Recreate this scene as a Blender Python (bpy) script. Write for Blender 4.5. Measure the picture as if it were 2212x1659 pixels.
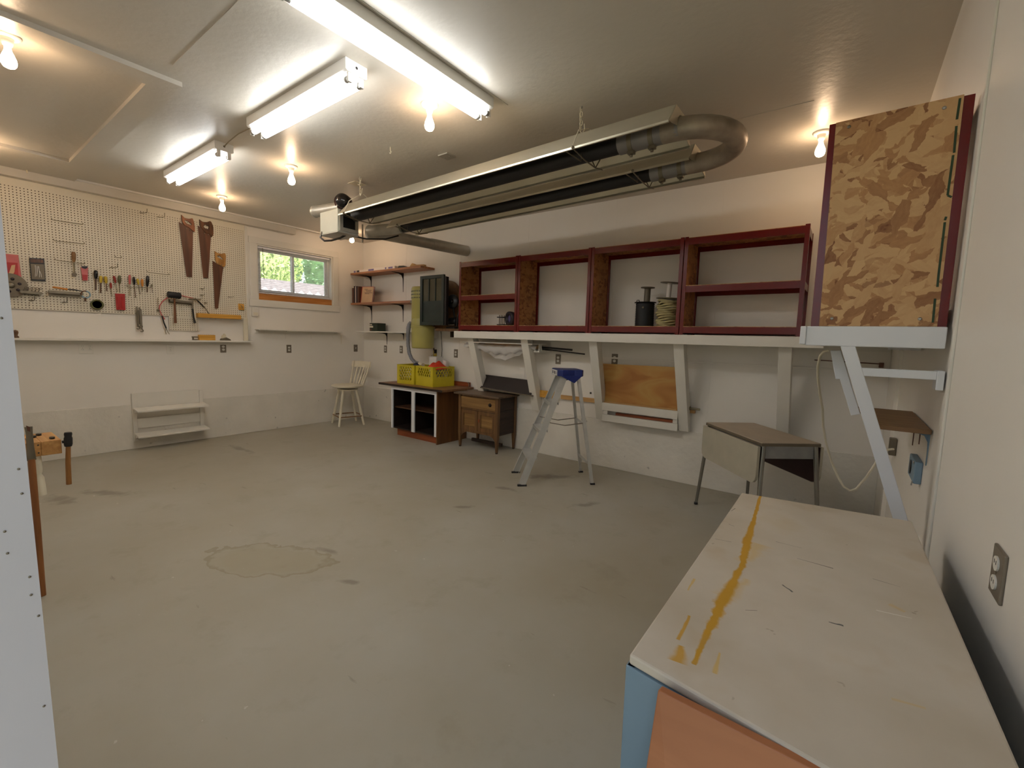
import bpy, math, random
from mathutils import Vector, Matrix
random.seed(7)
SC = bpy.context.scene
COL = SC.collection
PI = math.pi
for o in list(bpy.data.objects): bpy.data.objects.remove(o)

# ---------------------------------------------------------------- camera
CAM = Vector((6.67217940, -4.63939163, 1.42047966))
YAW, PITCH, ROLL, FPX = 2.21238866, -0.100610816, 0.0281708229, 963.923404
_f = Vector((math.cos(PITCH)*math.cos(YAW), math.cos(PITCH)*math.sin(YAW), math.sin(PITCH)))
_r = Vector((math.sin(YAW), -math.cos(YAW), 0)); _u = _r.cross(_f)
_rt = _r*math.cos(ROLL)+_u*math.sin(ROLL); _up = -_r*math.sin(ROLL)+_u*math.cos(ROLL)
cd = bpy.data.cameras.new('camera'); cam = bpy.data.objects.new('camera', cd); COL.objects.link(cam)
cam.matrix_world = Matrix(((_rt.x, _up.x, -_f.x, CAM.x), (_rt.y, _up.y, -_f.y, CAM.y), (_rt.z, _up.z, -_f.z, CAM.z), (0, 0, 0, 1)))
cd.sensor_fit = 'HORIZONTAL'; cd.sensor_width = 36; cd.lens = FPX/2212*36
cd.clip_start = 0.02; cd.clip_end = 200
SC.camera = cam

def W(u, v, **k):
    """point where the sight line through photo pixel (u, v) meets the plane x|y|z = value"""
    (ax, val), = k.items(); i = 'xyz'.index(ax)
    d = _f + _rt*((u-1106)/FPX) - _up*((v-829.5)/FPX)
    return CAM + d*((val-CAM[i])/d[i])

# ---------------------------------------------------------------- light and exposure
SC.view_settings.view_transform = 'Standard'
SC.view_settings.look = 'None'
SC.view_settings.gamma = 1
SC.view_settings.use_curve_mapping = False
SC.view_settings.exposure = 2.2
BULB_E, TUBE_E = 16.0, 5.6
BULB_C, TUBE_C = (1, 0.68, 0.42), (0.98, 0.985, 0.97)
wd = bpy.data.worlds.new('world'); SC.world = wd; wd.use_nodes = True
wn = wd.node_tree; wn.nodes.clear()
sky = wn.nodes.new('ShaderNodeTexSky'); sky.sky_type = 'NISHITA'; sky.sun_disc = False
sky.sun_elevation = math.radians(48); sky.sun_rotation = math.radians(70); sky.air_density = 1.0; sky.dust_density = 1.5
bg = wn.nodes.new('ShaderNodeBackground'); wo = wn.nodes.new('ShaderNodeOutputWorld')
bg.inputs['Strength'].default_value = 0.07
hsv = wn.nodes.new('ShaderNodeHueSaturation'); hsv.inputs['Saturation'].default_value = .55
wn.links.new(sky.outputs[0], hsv.inputs['Color']); wn.links.new(hsv.outputs[0], bg.inputs[0]); wn.links.new(bg.outputs[0], wo.inputs[0])
sl = bpy.data.lights.new('sun', 'SUN'); sl.energy = 3.0; sl.angle = 0.01; sl.color = (1, 0.95, 0.86)
sun = bpy.data.objects.new('sun', sl); COL.objects.link(sun)
sun.rotation_euler = (math.radians(0), math.radians(45), math.radians(25)); sun.location = (4, 2, 9)

L, H, YF = 6.95, 2.95, -4.61     # right wall x, ceiling z, front wall y

# ---------------------------------------------------------------- materials
def nt(name):
    m = bpy.data.materials.new(name); m.use_nodes = True
    return m, m.node_tree, m.node_tree.nodes['Principled BSDF']
def lin(c): return tuple(((x/255)/12.92 if x/255 <= .04045 else ((x/255+.055)/1.055)**2.4) for x in c)+(1,)
def tex(t, kind, coord, **k):
    n = t.nodes.new('ShaderNodeTex'+kind)
    for a, b in k.items():
        if a in n.inputs: n.inputs[a].default_value = b
        else: setattr(n, a, b)
    t.links.new(coord, n.inputs['Vector']); return n
def objco(t, scale=(1, 1, 1), rot=(0, 0, 0), loc=(0, 0, 0)):
    tc = t.nodes.new('ShaderNodeTexCoord'); mp = t.nodes.new('ShaderNodeMapping')
    mp.inputs['Scale'].default_value = scale; mp.inputs['Rotation'].default_value = rot; mp.inputs['Location'].default_value = loc
    t.links.new(tc.outputs['Object'], mp.inputs['Vector']); return mp.outputs[0]
def ramp(t, fac, stops, interp='LINEAR'):
    r = t.nodes.new('ShaderNodeValToRGB'); e = r.color_ramp; e.interpolation = interp
    while len(e.elements) < len(stops): e.elements.new(.5)
    for q, (p, c) in zip(e.elements, stops): q.position = p; q.color = c
    t.links.new(fac, r.inputs[0]); return r.outputs[0]
def mix(t, fac, a, b):
    m = t.nodes.new('ShaderNodeMix'); m.data_type = 'RGBA'
    for s, v in ((0, fac), (6, a), (7, b)):
        if hasattr(v, 'is_output'): t.links.new(v, m.inputs[s])
        else: m.inputs[s].default_value = v
    return m.outputs[2]
def math_(t, op, a, b=None):
    m = t.nodes.new('ShaderNodeMath'); m.operation = op
    for s, v in ((0, a), (1, b)):
        if v is None: continue
        if hasattr(v, 'is_output'): t.links.new(v, m.inputs[s])
        else: m.inputs[s].default_value = v
    return m.outputs[0]
def bump(t, p, h, strength=.2, dist=.01):
    b = t.nodes.new('ShaderNodeBump'); b.inputs['Strength'].default_value = strength; b.inputs['Distance'].default_value = dist
    t.links.new(h, b.inputs['Height']); t.links.new(b.outputs[0], p.inputs['Normal'])
M = {}
def paint(name, c, rough=.5, var=.06, scale=2.0, bs=60, bstr=.12, bd=.002, metal=0.0, spec=.5, specks=0):
    m, t, p = nt(name); v = objco(t)
    n = tex(t, 'Noise', v, Scale=scale, Detail=4.0)
    c = lin(c); lo = tuple(x*(1-var*1.6) for x in c[:3])+(1,); hi = tuple(min(1, x*(1+var)) for x in c[:3])+(1,)
    col = ramp(t, n.outputs[0], [(.3, lo), (.7, hi)])
    if specks:
        n3 = tex(t, 'Noise', v, Scale=specks, Detail=2.0)
        col = mix(t, ramp(t, n3.outputs[0], [(.71, (0, 0, 0, 1)), (.74, (.6, .6, .6, 1))]), col, tuple(x*.45 for x in c[:3])+(1,))
    t.links.new(col, p.inputs['Base Color'])
    p.inputs['Roughness'].default_value = rough; p.inputs['Metallic'].default_value = metal
    p.inputs['Specular IOR Level'].default_value = spec
    if bstr:
        n2 = tex(t, 'Noise', v, Scale=bs, Detail=3.0); bump(t, p, n2.outputs[0], bstr, bd)
    M[name] = m; return m
def wood(name, a, b, axis=0, rough=.5, sc=1.0, bstr=.1):
    m, t, p = nt(name); s = [14*sc]*3; s[axis] = 1.2*sc
    v = objco(t, tuple(s)); n0 = tex(t, 'Noise', v, Scale=1.6, Detail=5.0, Distortion=.6)
    col = ramp(t, n0.outputs[0], [(.3, lin(a)), (.52, lin(tuple((x+y)/2 for x, y in zip(a, b)))), (.68, lin(b))])
    t.links.new(col, p.inputs['Base Color']); p.inputs['Roughness'].default_value = rough
    bump(t, p, n0.outputs[0], bstr, .003); M[name] = m; return m
def emis(name, c, e):
    m = bpy.data.materials.new(name); m.use_nodes = True; t = m.node_tree; t.nodes.clear()
    n = t.nodes.new('ShaderNodeEmission'); n.inputs[0].default_value = c+(1,); n.inputs[1].default_value = e
    o = t.nodes.new('ShaderNodeOutputMaterial'); t.links.new(n.outputs[0], o.inputs[0]); M[name] = m; return m
def osb(name, dark, mid, light, sc=1.0, darkamt=.05):
    m, t, p = nt(name); cols = None; hts = None
    for i, rot in enumerate((.35, 1.35, -.75, 2.3, .9, 1.9, 2.8)):
        v = objco(t, (1, 1, 1), (0, rot, 0), (i*3.1, i, i*2))
        wv = tex(t, 'Noise', v, Scale=22*sc, Detail=3.0)
        va = t.nodes.new('ShaderNodeVectorMath'); va.operation = 'MULTIPLY_ADD'; t.links.new(wv.outputs['Color'], va.inputs[0]); va.inputs[1].default_value = (.035, .035, .035); t.links.new(v, va.inputs[2])
        mp = t.nodes.new('ShaderNodeMapping'); mp.inputs['Scale'].default_value = (30*sc, 12*sc, 10*sc); t.links.new(va.outputs[0], mp.inputs[0])
        vo = tex(t, 'Voronoi', mp.outputs[0], Scale=1.0, Randomness=1.0)
        sp = t.nodes.new('ShaderNodeSeparateColor'); t.links.new(vo.outputs['Color'], sp.inputs[0])
        gr = tex(t, 'Noise', mp.outputs[0], Scale=3.0, Detail=3.0)
        c = ramp(t, math_(t, 'ADD', math_(t, 'MULTIPLY', sp.outputs[0], .8), math_(t, 'MULTIPLY', gr.outputs[0], .25)), [(.08, lin(dark)), (.08+darkamt, lin(tuple((x+y)/2 for x, y in zip(dark, mid)))), (.35, lin(mid)), (.65, lin(light)), (1, lin(tuple((x*.6+y*.4) for x, y in zip(light, mid))))])
        if cols is None: cols = c; hts = sp.outputs[1]
        else:
            k = ramp(t, sp.outputs[1], [(.66, (0, 0, 0, 1)), (.68, (1, 1, 1, 1))])
            cols = mix(t, k, cols, c); hts = math_(t, 'ADD', hts, sp.outputs[1])
    t.links.new(cols, p.inputs['Base Color']); p.inputs['Roughness'].default_value = .65
    bump(t, p, hts, .15, .002); M[name] = m; return m

paint('wall', (232, 227, 218), .48, .02, 1.2, 45, .10, .004)
paint('ceiling', (204, 198, 186), .38, .02, 1.0, 26, .30, .006, spec=.4)
paint('concrete', (224, 219, 208), .6, .05, 2.5, 18, .6, .012, specks=9)
paint('trimwhite', (226, 222, 212), .4, .03, 3, 50, .08)
paint('boardwhite', (224, 226, 230), .42, .03, 3, 60, .1)
paint('jambwhite', (196, 194, 196), .45, .03, 3, 60, .1)
paint('pegwhite', (222, 214, 194), .5, .03, 2, 60, .05)
paint('hardboard', (92, 76, 56), .8, .1, 3, 60, .05)  # dark tone that stands for the shade inside the pegboard holes
paint('cream', (224, 216, 194), .4, .03, 5, 60, .05)
paint('red', (106, 15, 12), .25, .08, 5, 60, .03)
paint('steel', (176, 174, 168), .38, .08, 6, 80, .05, metal=.85)
paint('aluminium', (206, 206, 202), .38, .06, 9, 90, .06, metal=.5)
paint('reflector', (206, 200, 180), .33, .05, 3, 30, .05, metal=.65)
paint('galv', (186, 182, 170), .40, .10, 8, 40, .08, metal=.6)
paint('ubend', (168, 156, 140), .45, .18, 10, 40, .1, metal=.5)
paint('tubeblack', (16, 15, 16), .5, .1, 5, 60, .05)
paint('sleeve', (140, 138, 136), .45, .08, 8, 60, .05, metal=.5)
paint('burner', (190, 192, 178), .4, .05, 4, 60, .04)
paint('black', (22, 21, 22), .4, .1, 5, 60, .05)
paint('blackgloss', (14, 12, 13), .15, .1, 5, 60, .02)
paint('motor', (52, 22, 20), .2, .15, 6, 60, .03)
paint('whiteplastic', (228, 226, 220), .35, .02, 5, 60, .02)
paint('outletplate', (128, 118, 104), .45, .05, 5, 60, .03, metal=.3)
paint('outletwhite', (225, 222, 212), .4, .02, 5, 60, .02)
paint('olive', (172, 164, 92), .35, .06, 4, 60, .04)
paint('greyhose', (128, 128, 134), .5, .06, 6, 60, .05)
paint('darkgreen', (32, 44, 38), .4, .2, 7, 60, .08)
paint('greenpane', (84, 80, 62), .25, .1, 7, 60, .04)
paint('crate', (205, 188, 40), .4, .06, 5, 60, .05)
paint('orange', (214, 62, 30), .7, .08, 12, 60, .2)
paint('navy', (26, 32, 60), .6, .1, 9, 60, .1)
paint('blueplastic', (24, 42, 116), .35, .12, 14, 60, .03)
paint('laminate', (178, 164, 144), .5, .05, 8, 60, .02)
paint('leafpanel', (178, 172, 154), .55, .05, 8, 60, .05)
paint('greylam', (150, 150, 148), .5, .12, 9, 60, .03)
paint('chrome', (150, 148, 142), .25, .05, 4, 60, .02, metal=.9)
paint('darkred', (54, 20, 20), .6, .15, 5, 60, .1)
paint('bluegrey', (118, 142, 158), .5, .06, 3, 30, .1)
paint('ropecream', (190, 176, 128), .8, .1, 20, 120, .4)
paint('cordwhite', (214, 206, 184), .5, .03, 6, 60, .03)
paint('toolred', (170, 30, 26), .35, .08, 6, 60, .03)
paint('toolredlight', (196, 96, 92), .3, .08, 6, 60, .03)
paint('toolyellow', (196, 168, 50), .35, .05, 6, 60, .03)
paint('tooloran', (206, 134, 48), .35, .05, 6, 60, .03)
paint('toolgreen', (104, 104, 70), .35, .3, 40, 60, .03)
paint('tapegreen', (96, 96, 56), .5, .05, 8, 60, .03)
paint('wiregrey', (140, 130, 104), .4, .05, 8, 60, .03, metal=.4)
paint('toolsteel', (132, 124, 108), .4, .1, 12, 60, .06, metal=.7)
paint('discgrey', (118, 108, 92), .5, .08, 8, 60, .05, metal=.4)
paint('lightblue', (130, 160, 176), .35, .08, 8, 60, .03)
paint('cardtan', (206, 168, 128), .6, .05, 8, 60, .03)
paint('bookred', (150, 44, 34), .5, .06, 8, 60, .03)
paint('bookdark', (44, 36, 44), .5, .1, 8, 60, .03)
paint('bookbrown', (96, 60, 46), .5, .1, 8, 60, .03)
paint('paper', (224, 214, 206), .6, .03, 8, 60, .03)
paint('violet', (112, 100, 150), .5, .1, 8, 60, .03)
paint('greenbox', (34, 46, 32), .5, .1, 8, 60, .03)
paint('markergreen', (40, 62, 34), .6, .2, 12, 60, .03)
paint('dirtwhite', (214, 204, 178), .6, .03, 8, 60, .03)
paint('rubber', (26, 26, 28), .6, .1, 10, 60, .1)
paint('blindwhite', (236, 236, 240), .5, .02, 5, 60, .02)
paint('fencewhite', (232, 232, 236), .6, .03, 3, 30, .1)
paint('foliage', (186, 214, 132), .6, .35, 3, 30, .1)
paint('foliage2', (172, 208, 168), .6, .35, 3, 30, .1)
paint('bark', (84, 66, 50), .8, .2, 8, 30, .3)
paint('shingle', (128, 122, 124), .8, .15, 8, 30, .3)
paint('shedwall', (150, 142, 136), .7, .1, 3, 30, .1)
paint('lawn', (104, 112, 78), .9, .2, 3, 30, .3)
wood('sawhandle', (108, 56, 24), (158, 90, 42), 2, .4, 3)
wood('sawhandledark', (58, 34, 20), (120, 74, 38), 2, .4, 3)
wood('sawhandlelight', (150, 104, 50), (192, 146, 84), 2, .4, 3)
wood('sawblade', (78, 48, 30), (116, 72, 46), 2, .5, .8)
wood('mallethandle', (96, 56, 26), (124, 78, 40), 2, .5, 3)
wood('hammerwood', (138, 92, 44), (172, 122, 66), 2, .5, 3)
wood('yellowpine', (196, 140, 46), (222, 170, 78), 1, .5, 2)
wood('rackpine', (172, 122, 66), (200, 152, 92), 0, .5, 2)
wood('shelfwood', (148, 94, 58), (188, 130, 88), 0, .5, 2)
wood('counter', (120, 84, 54), (152, 110, 76), 0, .45, 1.5)
wood('cabside', (92, 58, 28), (122, 80, 42), 2, .5, .6)
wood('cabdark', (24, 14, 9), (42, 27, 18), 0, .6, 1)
wood('cabshelf', (62, 40, 24), (96, 66, 42), 0, .5, 1)  # toned down to put shade into the base cabinet's inside
wood('toekick', (120, 56, 26), (158, 84, 44), 0, .5, 1)
wood('oak', (88, 60, 34), (128, 92, 52), 2, .45, 1.2)
wood('oaktop', (84, 66, 50), (120, 98, 76), 0, .45, 1.2)
wood('oakface', (112, 82, 44), (152, 116, 66), 0, .45, 1.2)
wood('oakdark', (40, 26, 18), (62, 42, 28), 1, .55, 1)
wood('brownshelf', (112, 80, 46), (148, 110, 68), 0, .5, .8)
wood('darkboard', (32, 22, 18), (44, 31, 26), 0, .6, .5)
wood('pine', (178, 134, 78), (208, 166, 108), 0, .6, 1)
wood('sill', (170, 104, 44), (206, 142, 76), 1, .5, 1)
wood('plyorange', (150, 92, 56), (182, 120, 78), 0, .5, .5)
wood('stickwood', (128, 78, 40), (164, 108, 58), 2, .5, 1)
osb('osbpanel', (104, 60, 34), (176, 130, 84), (206, 168, 120), 1.15, .05)
osb('osbside', (92, 50, 22), (150, 94, 46), (176, 120, 66), 1.3, .06)
emis('bulbglow', BULB_C, BULB_E); emis('tubeglow', TUBE_C, TUBE_E)
# plywood sheet with large grain figure
m, t, p = nt('plysheet'); v = objco(t, (1.1, 1, 3.2))
n0 = tex(t, 'Noise', v, Scale=1.5, Detail=2.0, Distortion=.9)
t.links.new(ramp(t, n0.outputs[0], [(.34, lin((160, 104, 44))), (.46, lin((178, 126, 60))), (.54, lin((184, 142, 72))), (.66, lin((172, 118, 54)))]), p.inputs['Base Color'])
p.inputs['Roughness'].default_value = .6; M['plysheet'] = m
# clear glass and thin plastic film
def glassy(name, c, alpha, rough):
    m, t, p = nt(name); p.inputs['Base Color'].default_value = c; p.inputs['Roughness'].default_value = rough
    p.inputs['Alpha'].default_value = alpha; M[name] = m
glassy('glass', (.9, .95, .95, 1), .08, .03)
glassy('film', (.86, .84, .82, 1), .5, .25)
# painted concrete floor: grey paint, blotches, a dried ring stain, scuffs and paint chips
m, t, p = nt('floorpaint'); v = objco(t)
n1 = tex(t, 'Noise', v, Scale=.55, Detail=5.0, Roughness=.6); n2 = tex(t, 'Noise', v, Scale=3.5, Detail=6.0, Roughness=.65)
col = ramp(t, n1.outputs[0], [(.3, lin((160, 152, 132))), (.55, lin((170, 165, 150))), (.75, lin((178, 176, 166)))])
col = mix(t, ramp(t, n2.outputs[0], [(.56, (0, 0, 0, 1)), (.72, (.3, .3, .3, 1))]), col, lin((136, 126, 100)))
sc_ = W(580, 1208, z=0)
def blob(cx, cy, rx, ry, rot=0.0, dist=.18, scale=6.0):
    tc = t.nodes.new('ShaderNodeTexCoord'); a = t.nodes.new('ShaderNodeMapping'); a.vector_type = 'TEXTURE'
    a.inputs['Location'].default_value = (cx, cy, 0); a.inputs['Rotation'].default_value = (0, 0, rot); a.inputs['Scale'].default_value = (rx, ry, 1000)
    t.links.new(tc.outputs['Object'], a.inputs[0])
    ln = t.nodes.new('ShaderNodeVectorMath'); ln.operation = 'LENGTH'; t.links.new(a.outputs[0], ln.inputs[0])
    nn = tex(t, 'Noise', v, Scale=scale, Detail=4.0)
    return math_(t, 'ADD', ln.outputs['Value'], math_(t, 'MULTIPLY', math_(t, 'SUBTRACT', nn.outputs[0], .5), dist*6))
d = blob(sc_.x, sc_.y, .42, .20, .5)
col = mix(t, ramp(t, d, [(.86, (0, 0, 0, 1)), (.95, (.5, .5, .5, 1)), (1.0, (.5, .5, .5, 1)), (1.06, (0, 0, 0, 1))]), col, lin((136, 124, 90)))
col = mix(t, ramp(t, d, [(.7, (.26, .26, .26, 1)), (1.0, (0, 0, 0, 1))]), col, lin((150, 138, 100)))
for (px, py, rx, ry) in ((757, 1257, .10, .03), (710, 1190, .12, .04), (1270, 1090, .2, .06), (1090, 1055, .15, .05), (1000, 1095, .14, .04), (230, 1065, .3, .08), (130, 1080, .2, .1), (1190, 1030, .35, .10), (520, 970, .4, .06)):
    q = W(px, py, z=0); d = blob(q.x, q.y, rx, ry, random.uniform(0, 1.5), .35, 9)
    col = mix(t, ramp(t, d, [(.3, (.55, .55, .55, 1)), (.9, (0, 0, 0, 1))]), col, lin((112, 102, 86)))
n3 = tex(t, 'Noise', v, Scale=14, Detail=3.0)
col = mix(t, ramp(t, n3.outputs[0], [(.735, (0, 0, 0, 1)), (.75, (.6, .6, .6, 1))]), col, lin((205, 204, 196)))
n4 = tex(t, 'Noise', objco(t, (1.0, 5, 1), (0, 0, .6)), Scale=3.2, Detail=4.0)
col = mix(t, ramp(t, n4.outputs[0], [(.70, (0, 0, 0, 1)), (.74, (.5, .5, .5, 1))]), col, lin((124, 116, 98)))
t.links.new(col, p.inputs['Base Color']); p.inputs['Roughness'].default_value = .5
bump(t, p, tex(t, 'Noise', v, Scale=9, Detail=5.0).outputs[0], .12, .01); M['floorpaint'] = m

# ---------------------------------------------------------------- mesh helpers
ORG = {}
class B:
    """collects shapes and links them as ONE mesh object"""
    def __init__(s): s.v = []; s.f = []; s.sm = []
    def add(s, vs, fs, smooth=False):
        n = len(s.v); s.v += [Vector(x) for x in vs]; s.f += [tuple(i+n for i in f) for f in fs]; s.sm += [smooth]*len(fs); return s
    def box(s, a, b):
        x0, y0, z0 = (min(a[i], b[i]) for i in range(3)); x1, y1, z1 = (max(a[i], b[i]) for i in range(3))
        return s.add([(x0, y0, z0), (x1, y0, z0), (x1, y1, z0), (x0, y1, z0), (x0, y0, z1), (x1, y0, z1), (x1, y1, z1), (x0, y1, z1)],
                     [(0, 3, 2, 1), (4, 5, 6, 7), (0, 1, 5, 4), (1, 2, 6, 5), (2, 3, 7, 6), (3, 0, 4, 7)])
    def beam(s, p, q, w, h, up=(0, 0, 1), w2=None, h2=None):
        p, q = Vector(p), Vector(q); d = (q-p).normalized(); r = d.cross(Vector(up)).normalized(); u = r.cross(d)
        w2 = w if w2 is None else w2; h2 = h if h2 is None else h2; vs = []
        for c, a, b in ((p, w, h), (q, w2, h2)):
            vs += [c-r*a/2-u*b/2, c+r*a/2-u*b/2, c+r*a/2+u*b/2, c-r*a/2+u*b/2]
        return s.add(vs, [(3, 2, 1, 0), (4, 5, 6, 7), (0, 1, 5, 4), (1, 2, 6, 5), (2, 3, 7, 6), (3, 0, 4, 7)])
    def rings(s, rings, close=True, caps=True, smooth=True):
        n = len(rings[0]); vs = [v for r in rings for v in r]; fs = []
        for i in range(len(rings)-1):
            for j in range(n if close else n-1):
                k = (j+1) % n; fs.append((i*n+j, i*n+k, (i+1)*n+k, (i+1)*n+j))
        s.add(vs, fs, smooth)
        if caps:
            s.add(rings[0], [tuple(range(n-1, -1, -1))]); s.add(rings[-1], [tuple(range(n))])
        return s
    def tube(s, path, r, seg=10, caps=True, flat=1.0, closed=False):
        path = [Vector(x) for x in path]; rr = r if isinstance(r, (list, tuple)) else [r]*len(path)
        t0 = (path[1]-path[0]).normalized(); up = Vector((0, 0, 1)) if abs(t0.z) < .9 else Vector((1, 0, 0))
        n = t0.cross(up).normalized(); out = []
        for i, c in enumerate(path):
            a = path[i-1] if i else (path[-1] if closed else c); b = path[i+1] if i < len(path)-1 else (path[0] if closed else c)
            tt = (b-a).normalized(); n = (n-tt*n.dot(tt)).normalized(); bb = tt.cross(n)
            out.append([c+n*rr[i]*math.cos(2*PI*k/seg)+bb*rr[i]*flat*math.sin(2*PI*k/seg) for k in range(seg)])
        if closed: out.append(out[0])
        return s.rings(out, caps=caps and not closed)
    def lathe(s, prof, c=(0, 0, 0), axis=(0, 0, 1), seg=20):
        c = Vector(c); a = Vector(axis).normalized(); up = Vector((1, 0, 0)) if abs(a.x) < .9 else Vector((0, 1, 0))
        n = a.cross(up).normalized(); b = a.cross(n)
        return s.rings([[c+a*h+(n*math.cos(2*PI*k/seg)+b*math.sin(2*PI*k/seg))*max(r, 1e-4) for k in range(seg)] for r, h in prof])
    def prism(s, pts, d):
        """closed outline (3-D points) thickened by vector d"""
        pts = [Vector(x) for x in pts]; d = Vector(d); n = len(pts)
        s.add(pts+[x+d for x in pts], [tuple(range(n-1, -1, -1)), tuple(range(n, 2*n))]+[(i, (i+1) % n, (i+1) % n+n, i+n) for i in range(n)]); return s
    def ell(s, c, r, seg=12, rn=8):
        c = Vector(c); r = Vector(r) if not isinstance(r, (int, float)) else Vector((r, r, r))
        return s.rings([[c+Vector((r.x*math.sin(PI*max(.001, min(.999, i/rn)))*math.cos(2*PI*k/seg), r.y*math.sin(PI*max(.001, min(.999, i/rn)))*math.sin(2*PI*k/seg), -r.z*math.cos(PI*i/rn))) for k in range(seg)] for i in range(rn+1)])
    def xf(s, mtx):
        s.v = [mtx @ v for v in s.v]; return s
    def build(s, name, mat, parent=None, bevel=0, world=True, label=None):
        org = Vector((0, 0, 0))
        if parent is not None and world:
            org = ORG.get(parent.name, Vector((0, 0, 0)))
        me = bpy.data.meshes.new(name); me.from_pydata([v-org for v in s.v], [], s.f); me.update()
        me.polygons.foreach_set('use_smooth', s.sm); me.validate()
        me.materials.append(M[mat] if isinstance(mat, str) else mat)
        o = bpy.data.objects.new(name, me); COL.objects.link(o)
        if parent is not None:
            o.parent = parent; ORG[o.name] = org
        if bevel:
            b = o.modifiers.new('bevel', 'BEVEL'); b.width = bevel; b.segments = 2; b.limit_method = 'ANGLE'; b.angle_limit = math.radians(50)
        if label: o['label'] = label
        return o
def thing(name, label, cat, loc=(0, 0, 0), rz=0.0, group=None, local=False):
    o = bpy.data.objects.new(name, None); COL.objects.link(o); o.location = loc; o.rotation_euler = (0, 0, rz)
    o.empty_display_size = .1; o['label'] = label; o['category'] = cat
    if group: o['group'] = group
    ORG[o.name] = Vector((0, 0, 0)) if local else Vector(loc)
    return o
def tag(o, label, cat, group=None):
    o['label'] = label; o['category'] = cat
    if group: o['group'] = group
    return o
def struct(b, name, mat, parent=None, bevel=0, label=None):
    o = b.build(name, mat, parent, bevel)
    if parent is None: o['kind'] = 'structure'
    if label: o['label'] = label
    return o
def dup(o, loc=None, rz=None, label=None, parent=None):
    c = o.copy(); COL.objects.link(c)
    if loc is not None: c.location = loc
    if rz is not None: c.rotation_euler = (0, 0, rz)
    if label: c['label'] = label
    if parent is not None: c.parent = parent
    for ch in [x for x in bpy.data.objects if x.parent == o]:
        dup(ch, parent=c)
    return c
V = Vector
def circ(c, r, a, b, n=16, a0=0, a1=2*PI, r2=None):
    c = V(c); a = V(a); b = V(b); r2 = r2 or r
    return [c+a*r*math.cos(a0+(a1-a0)*k/n)+b*r2*math.sin(a0+(a1-a0)*k/n) for k in range(n+(0 if abs(a1-a0-2*PI) < 1e-6 else 1))]

# ================================================================ the room
T = .15
struct(B().box((-T, YF-2.5, -.1), (L+T, T, 0)), 'floor', 'floorpaint', label='grey painted concrete floor with stains and scuffs')
struct(B().box((-T, YF-.2, H), (L+T, T, H+.12)), 'ceiling', 'ceiling', label='glossy off-white painted ceiling')
WY0, WY1, WZ0, WZ1 = -1.722, -.572, 1.872, 2.632      # window opening
wl = B()
wl.box((-T, YF-.2, 0), (0, WY0, H)).box((-T, WY1, 0), (0, T, H)).box((-T, WY0, 0), (0, WY1, WZ0)).box((-T, WY0, WZ1), (0, WY1, H))
struct(wl, 'wall_left', 'wall', label='off-white wall with pegboard and window')
struct(B().box((0, 0, 0), (L+T, T, H)), 'wall_back', 'wall', label='off-white wall behind the red shelving')
struct(B().box((L, YF-.2, 0), (L+T, 0, H)), 'wall_right', 'wall', label='off-white wall on the right, close to the camera')
DX0, DX1, DZ = 6.02, 6.90, 2.62                        # doorway the photograph is taken from
wf = B()
wf.box((0, YF-.12, 0), (DX0-.04, YF, H)).box((DX0-.04, YF-.12, DZ), (L, YF, H)).box((DX1+.02, YF-.12, 0), (L, YF, DZ))
struct(wf, 'wall_front', 'wall', label='front wall holding the doorway')
# door jamb beside the camera
j = B(); 
ja, jb_ = W(1, 440, x=DX0), W(117, 1566, x=DX0); sl_ = (ja.y-jb_.y)/(ja.z-jb_.z); y0_ = jb_.y-sl_*jb_.z; y1_ = y0_+sl_*DZ
j.beam((DX0-.0225, y0_-.028, 0), (DX0-.0225, y1_-.028, DZ), .045, .056, (0, 1, 0))
jb = struct(j, 'door_1', 'jambwhite', label='white painted door jamb at the left edge')
struct(B().box((DX0-.045, YF-.135, 0), (DX0-.004, YF-.072, DZ)), 'jamb_board', 'jambwhite', jb)
nails = B()
for u_, v_ in ((3, 687), (40, 1013), (10, 1148), (16, 1195), (64, 1246), (67, 1285), (83, 1330), (47, 1066), (95, 1525)):
    q = W(u_, v_, x=DX0)
    nails.lathe([(.0012, 0), (.0012, .0006), (0, .0006)], (DX0, q.y, q.z), (1, 0, 0), 8)
nb = nails.build('nail_head', 'toolsteel', jb); nb['kind'] = 'stuff'
# foundation stub wall, a finger proud of the boards above
struct(B().box((0, YF, 0), (.012, 0, .53)), 'baseboard_left', 'concrete', bevel=.004, label='painted concrete foundation ledge under the pegboard wall')
struct(B().box((0, -.012, 0), (L, 0, .545)), 'baseboard_back', 'concrete', bevel=.004, label='painted concrete foundation ledge under the back wall')
# ceiling: lowered plywood slab with a hatch, cove board, seams
hx0, hx1, hy1, sx1, sy1, zt = .80, 3.07, -3.683, 3.225, -3.54, .028
cp = B()
cp.box((0, hy1, H-zt), (sx1, sy1, H)).box((hx1, YF, H-zt), (sx1, hy1, H)).box((0, YF, H-zt), (hx0, hy1, H))
struct(cp, 'trim_1', 'ceiling', label='lowered ceiling board around the hatch')
struct(B().box((0, YF, 2.845), (.10, -1.21, H)), 'trim_2', 'ceiling', bevel=.003, label='cove board along the top of the pegboard wall')
struct(B().box((.10, YF, H-.018), (.125, -.72, H)), 'trim_3', 'trimwhite', label='thin strip above the cove board')
sm_ = B()
a, b = W(375, 140, z=H), W(425, 92, z=H); sm_.beam((a.x, a.y, H-.001), (b.x+1.0, b.y, H-.001), .008, .004)
a, b = W(1592, 258, z=H), W(1760, 225, z=H); sm_.beam((a.x-3.4, a.y, H-.001), (b.x, a.y, H-.001), .004, .002)
a = W(985, 148, z=H); sm_.beam((a.x, -2.2, H-.001), (a.x, -3.9, H-.001), .012, .004)
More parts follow.
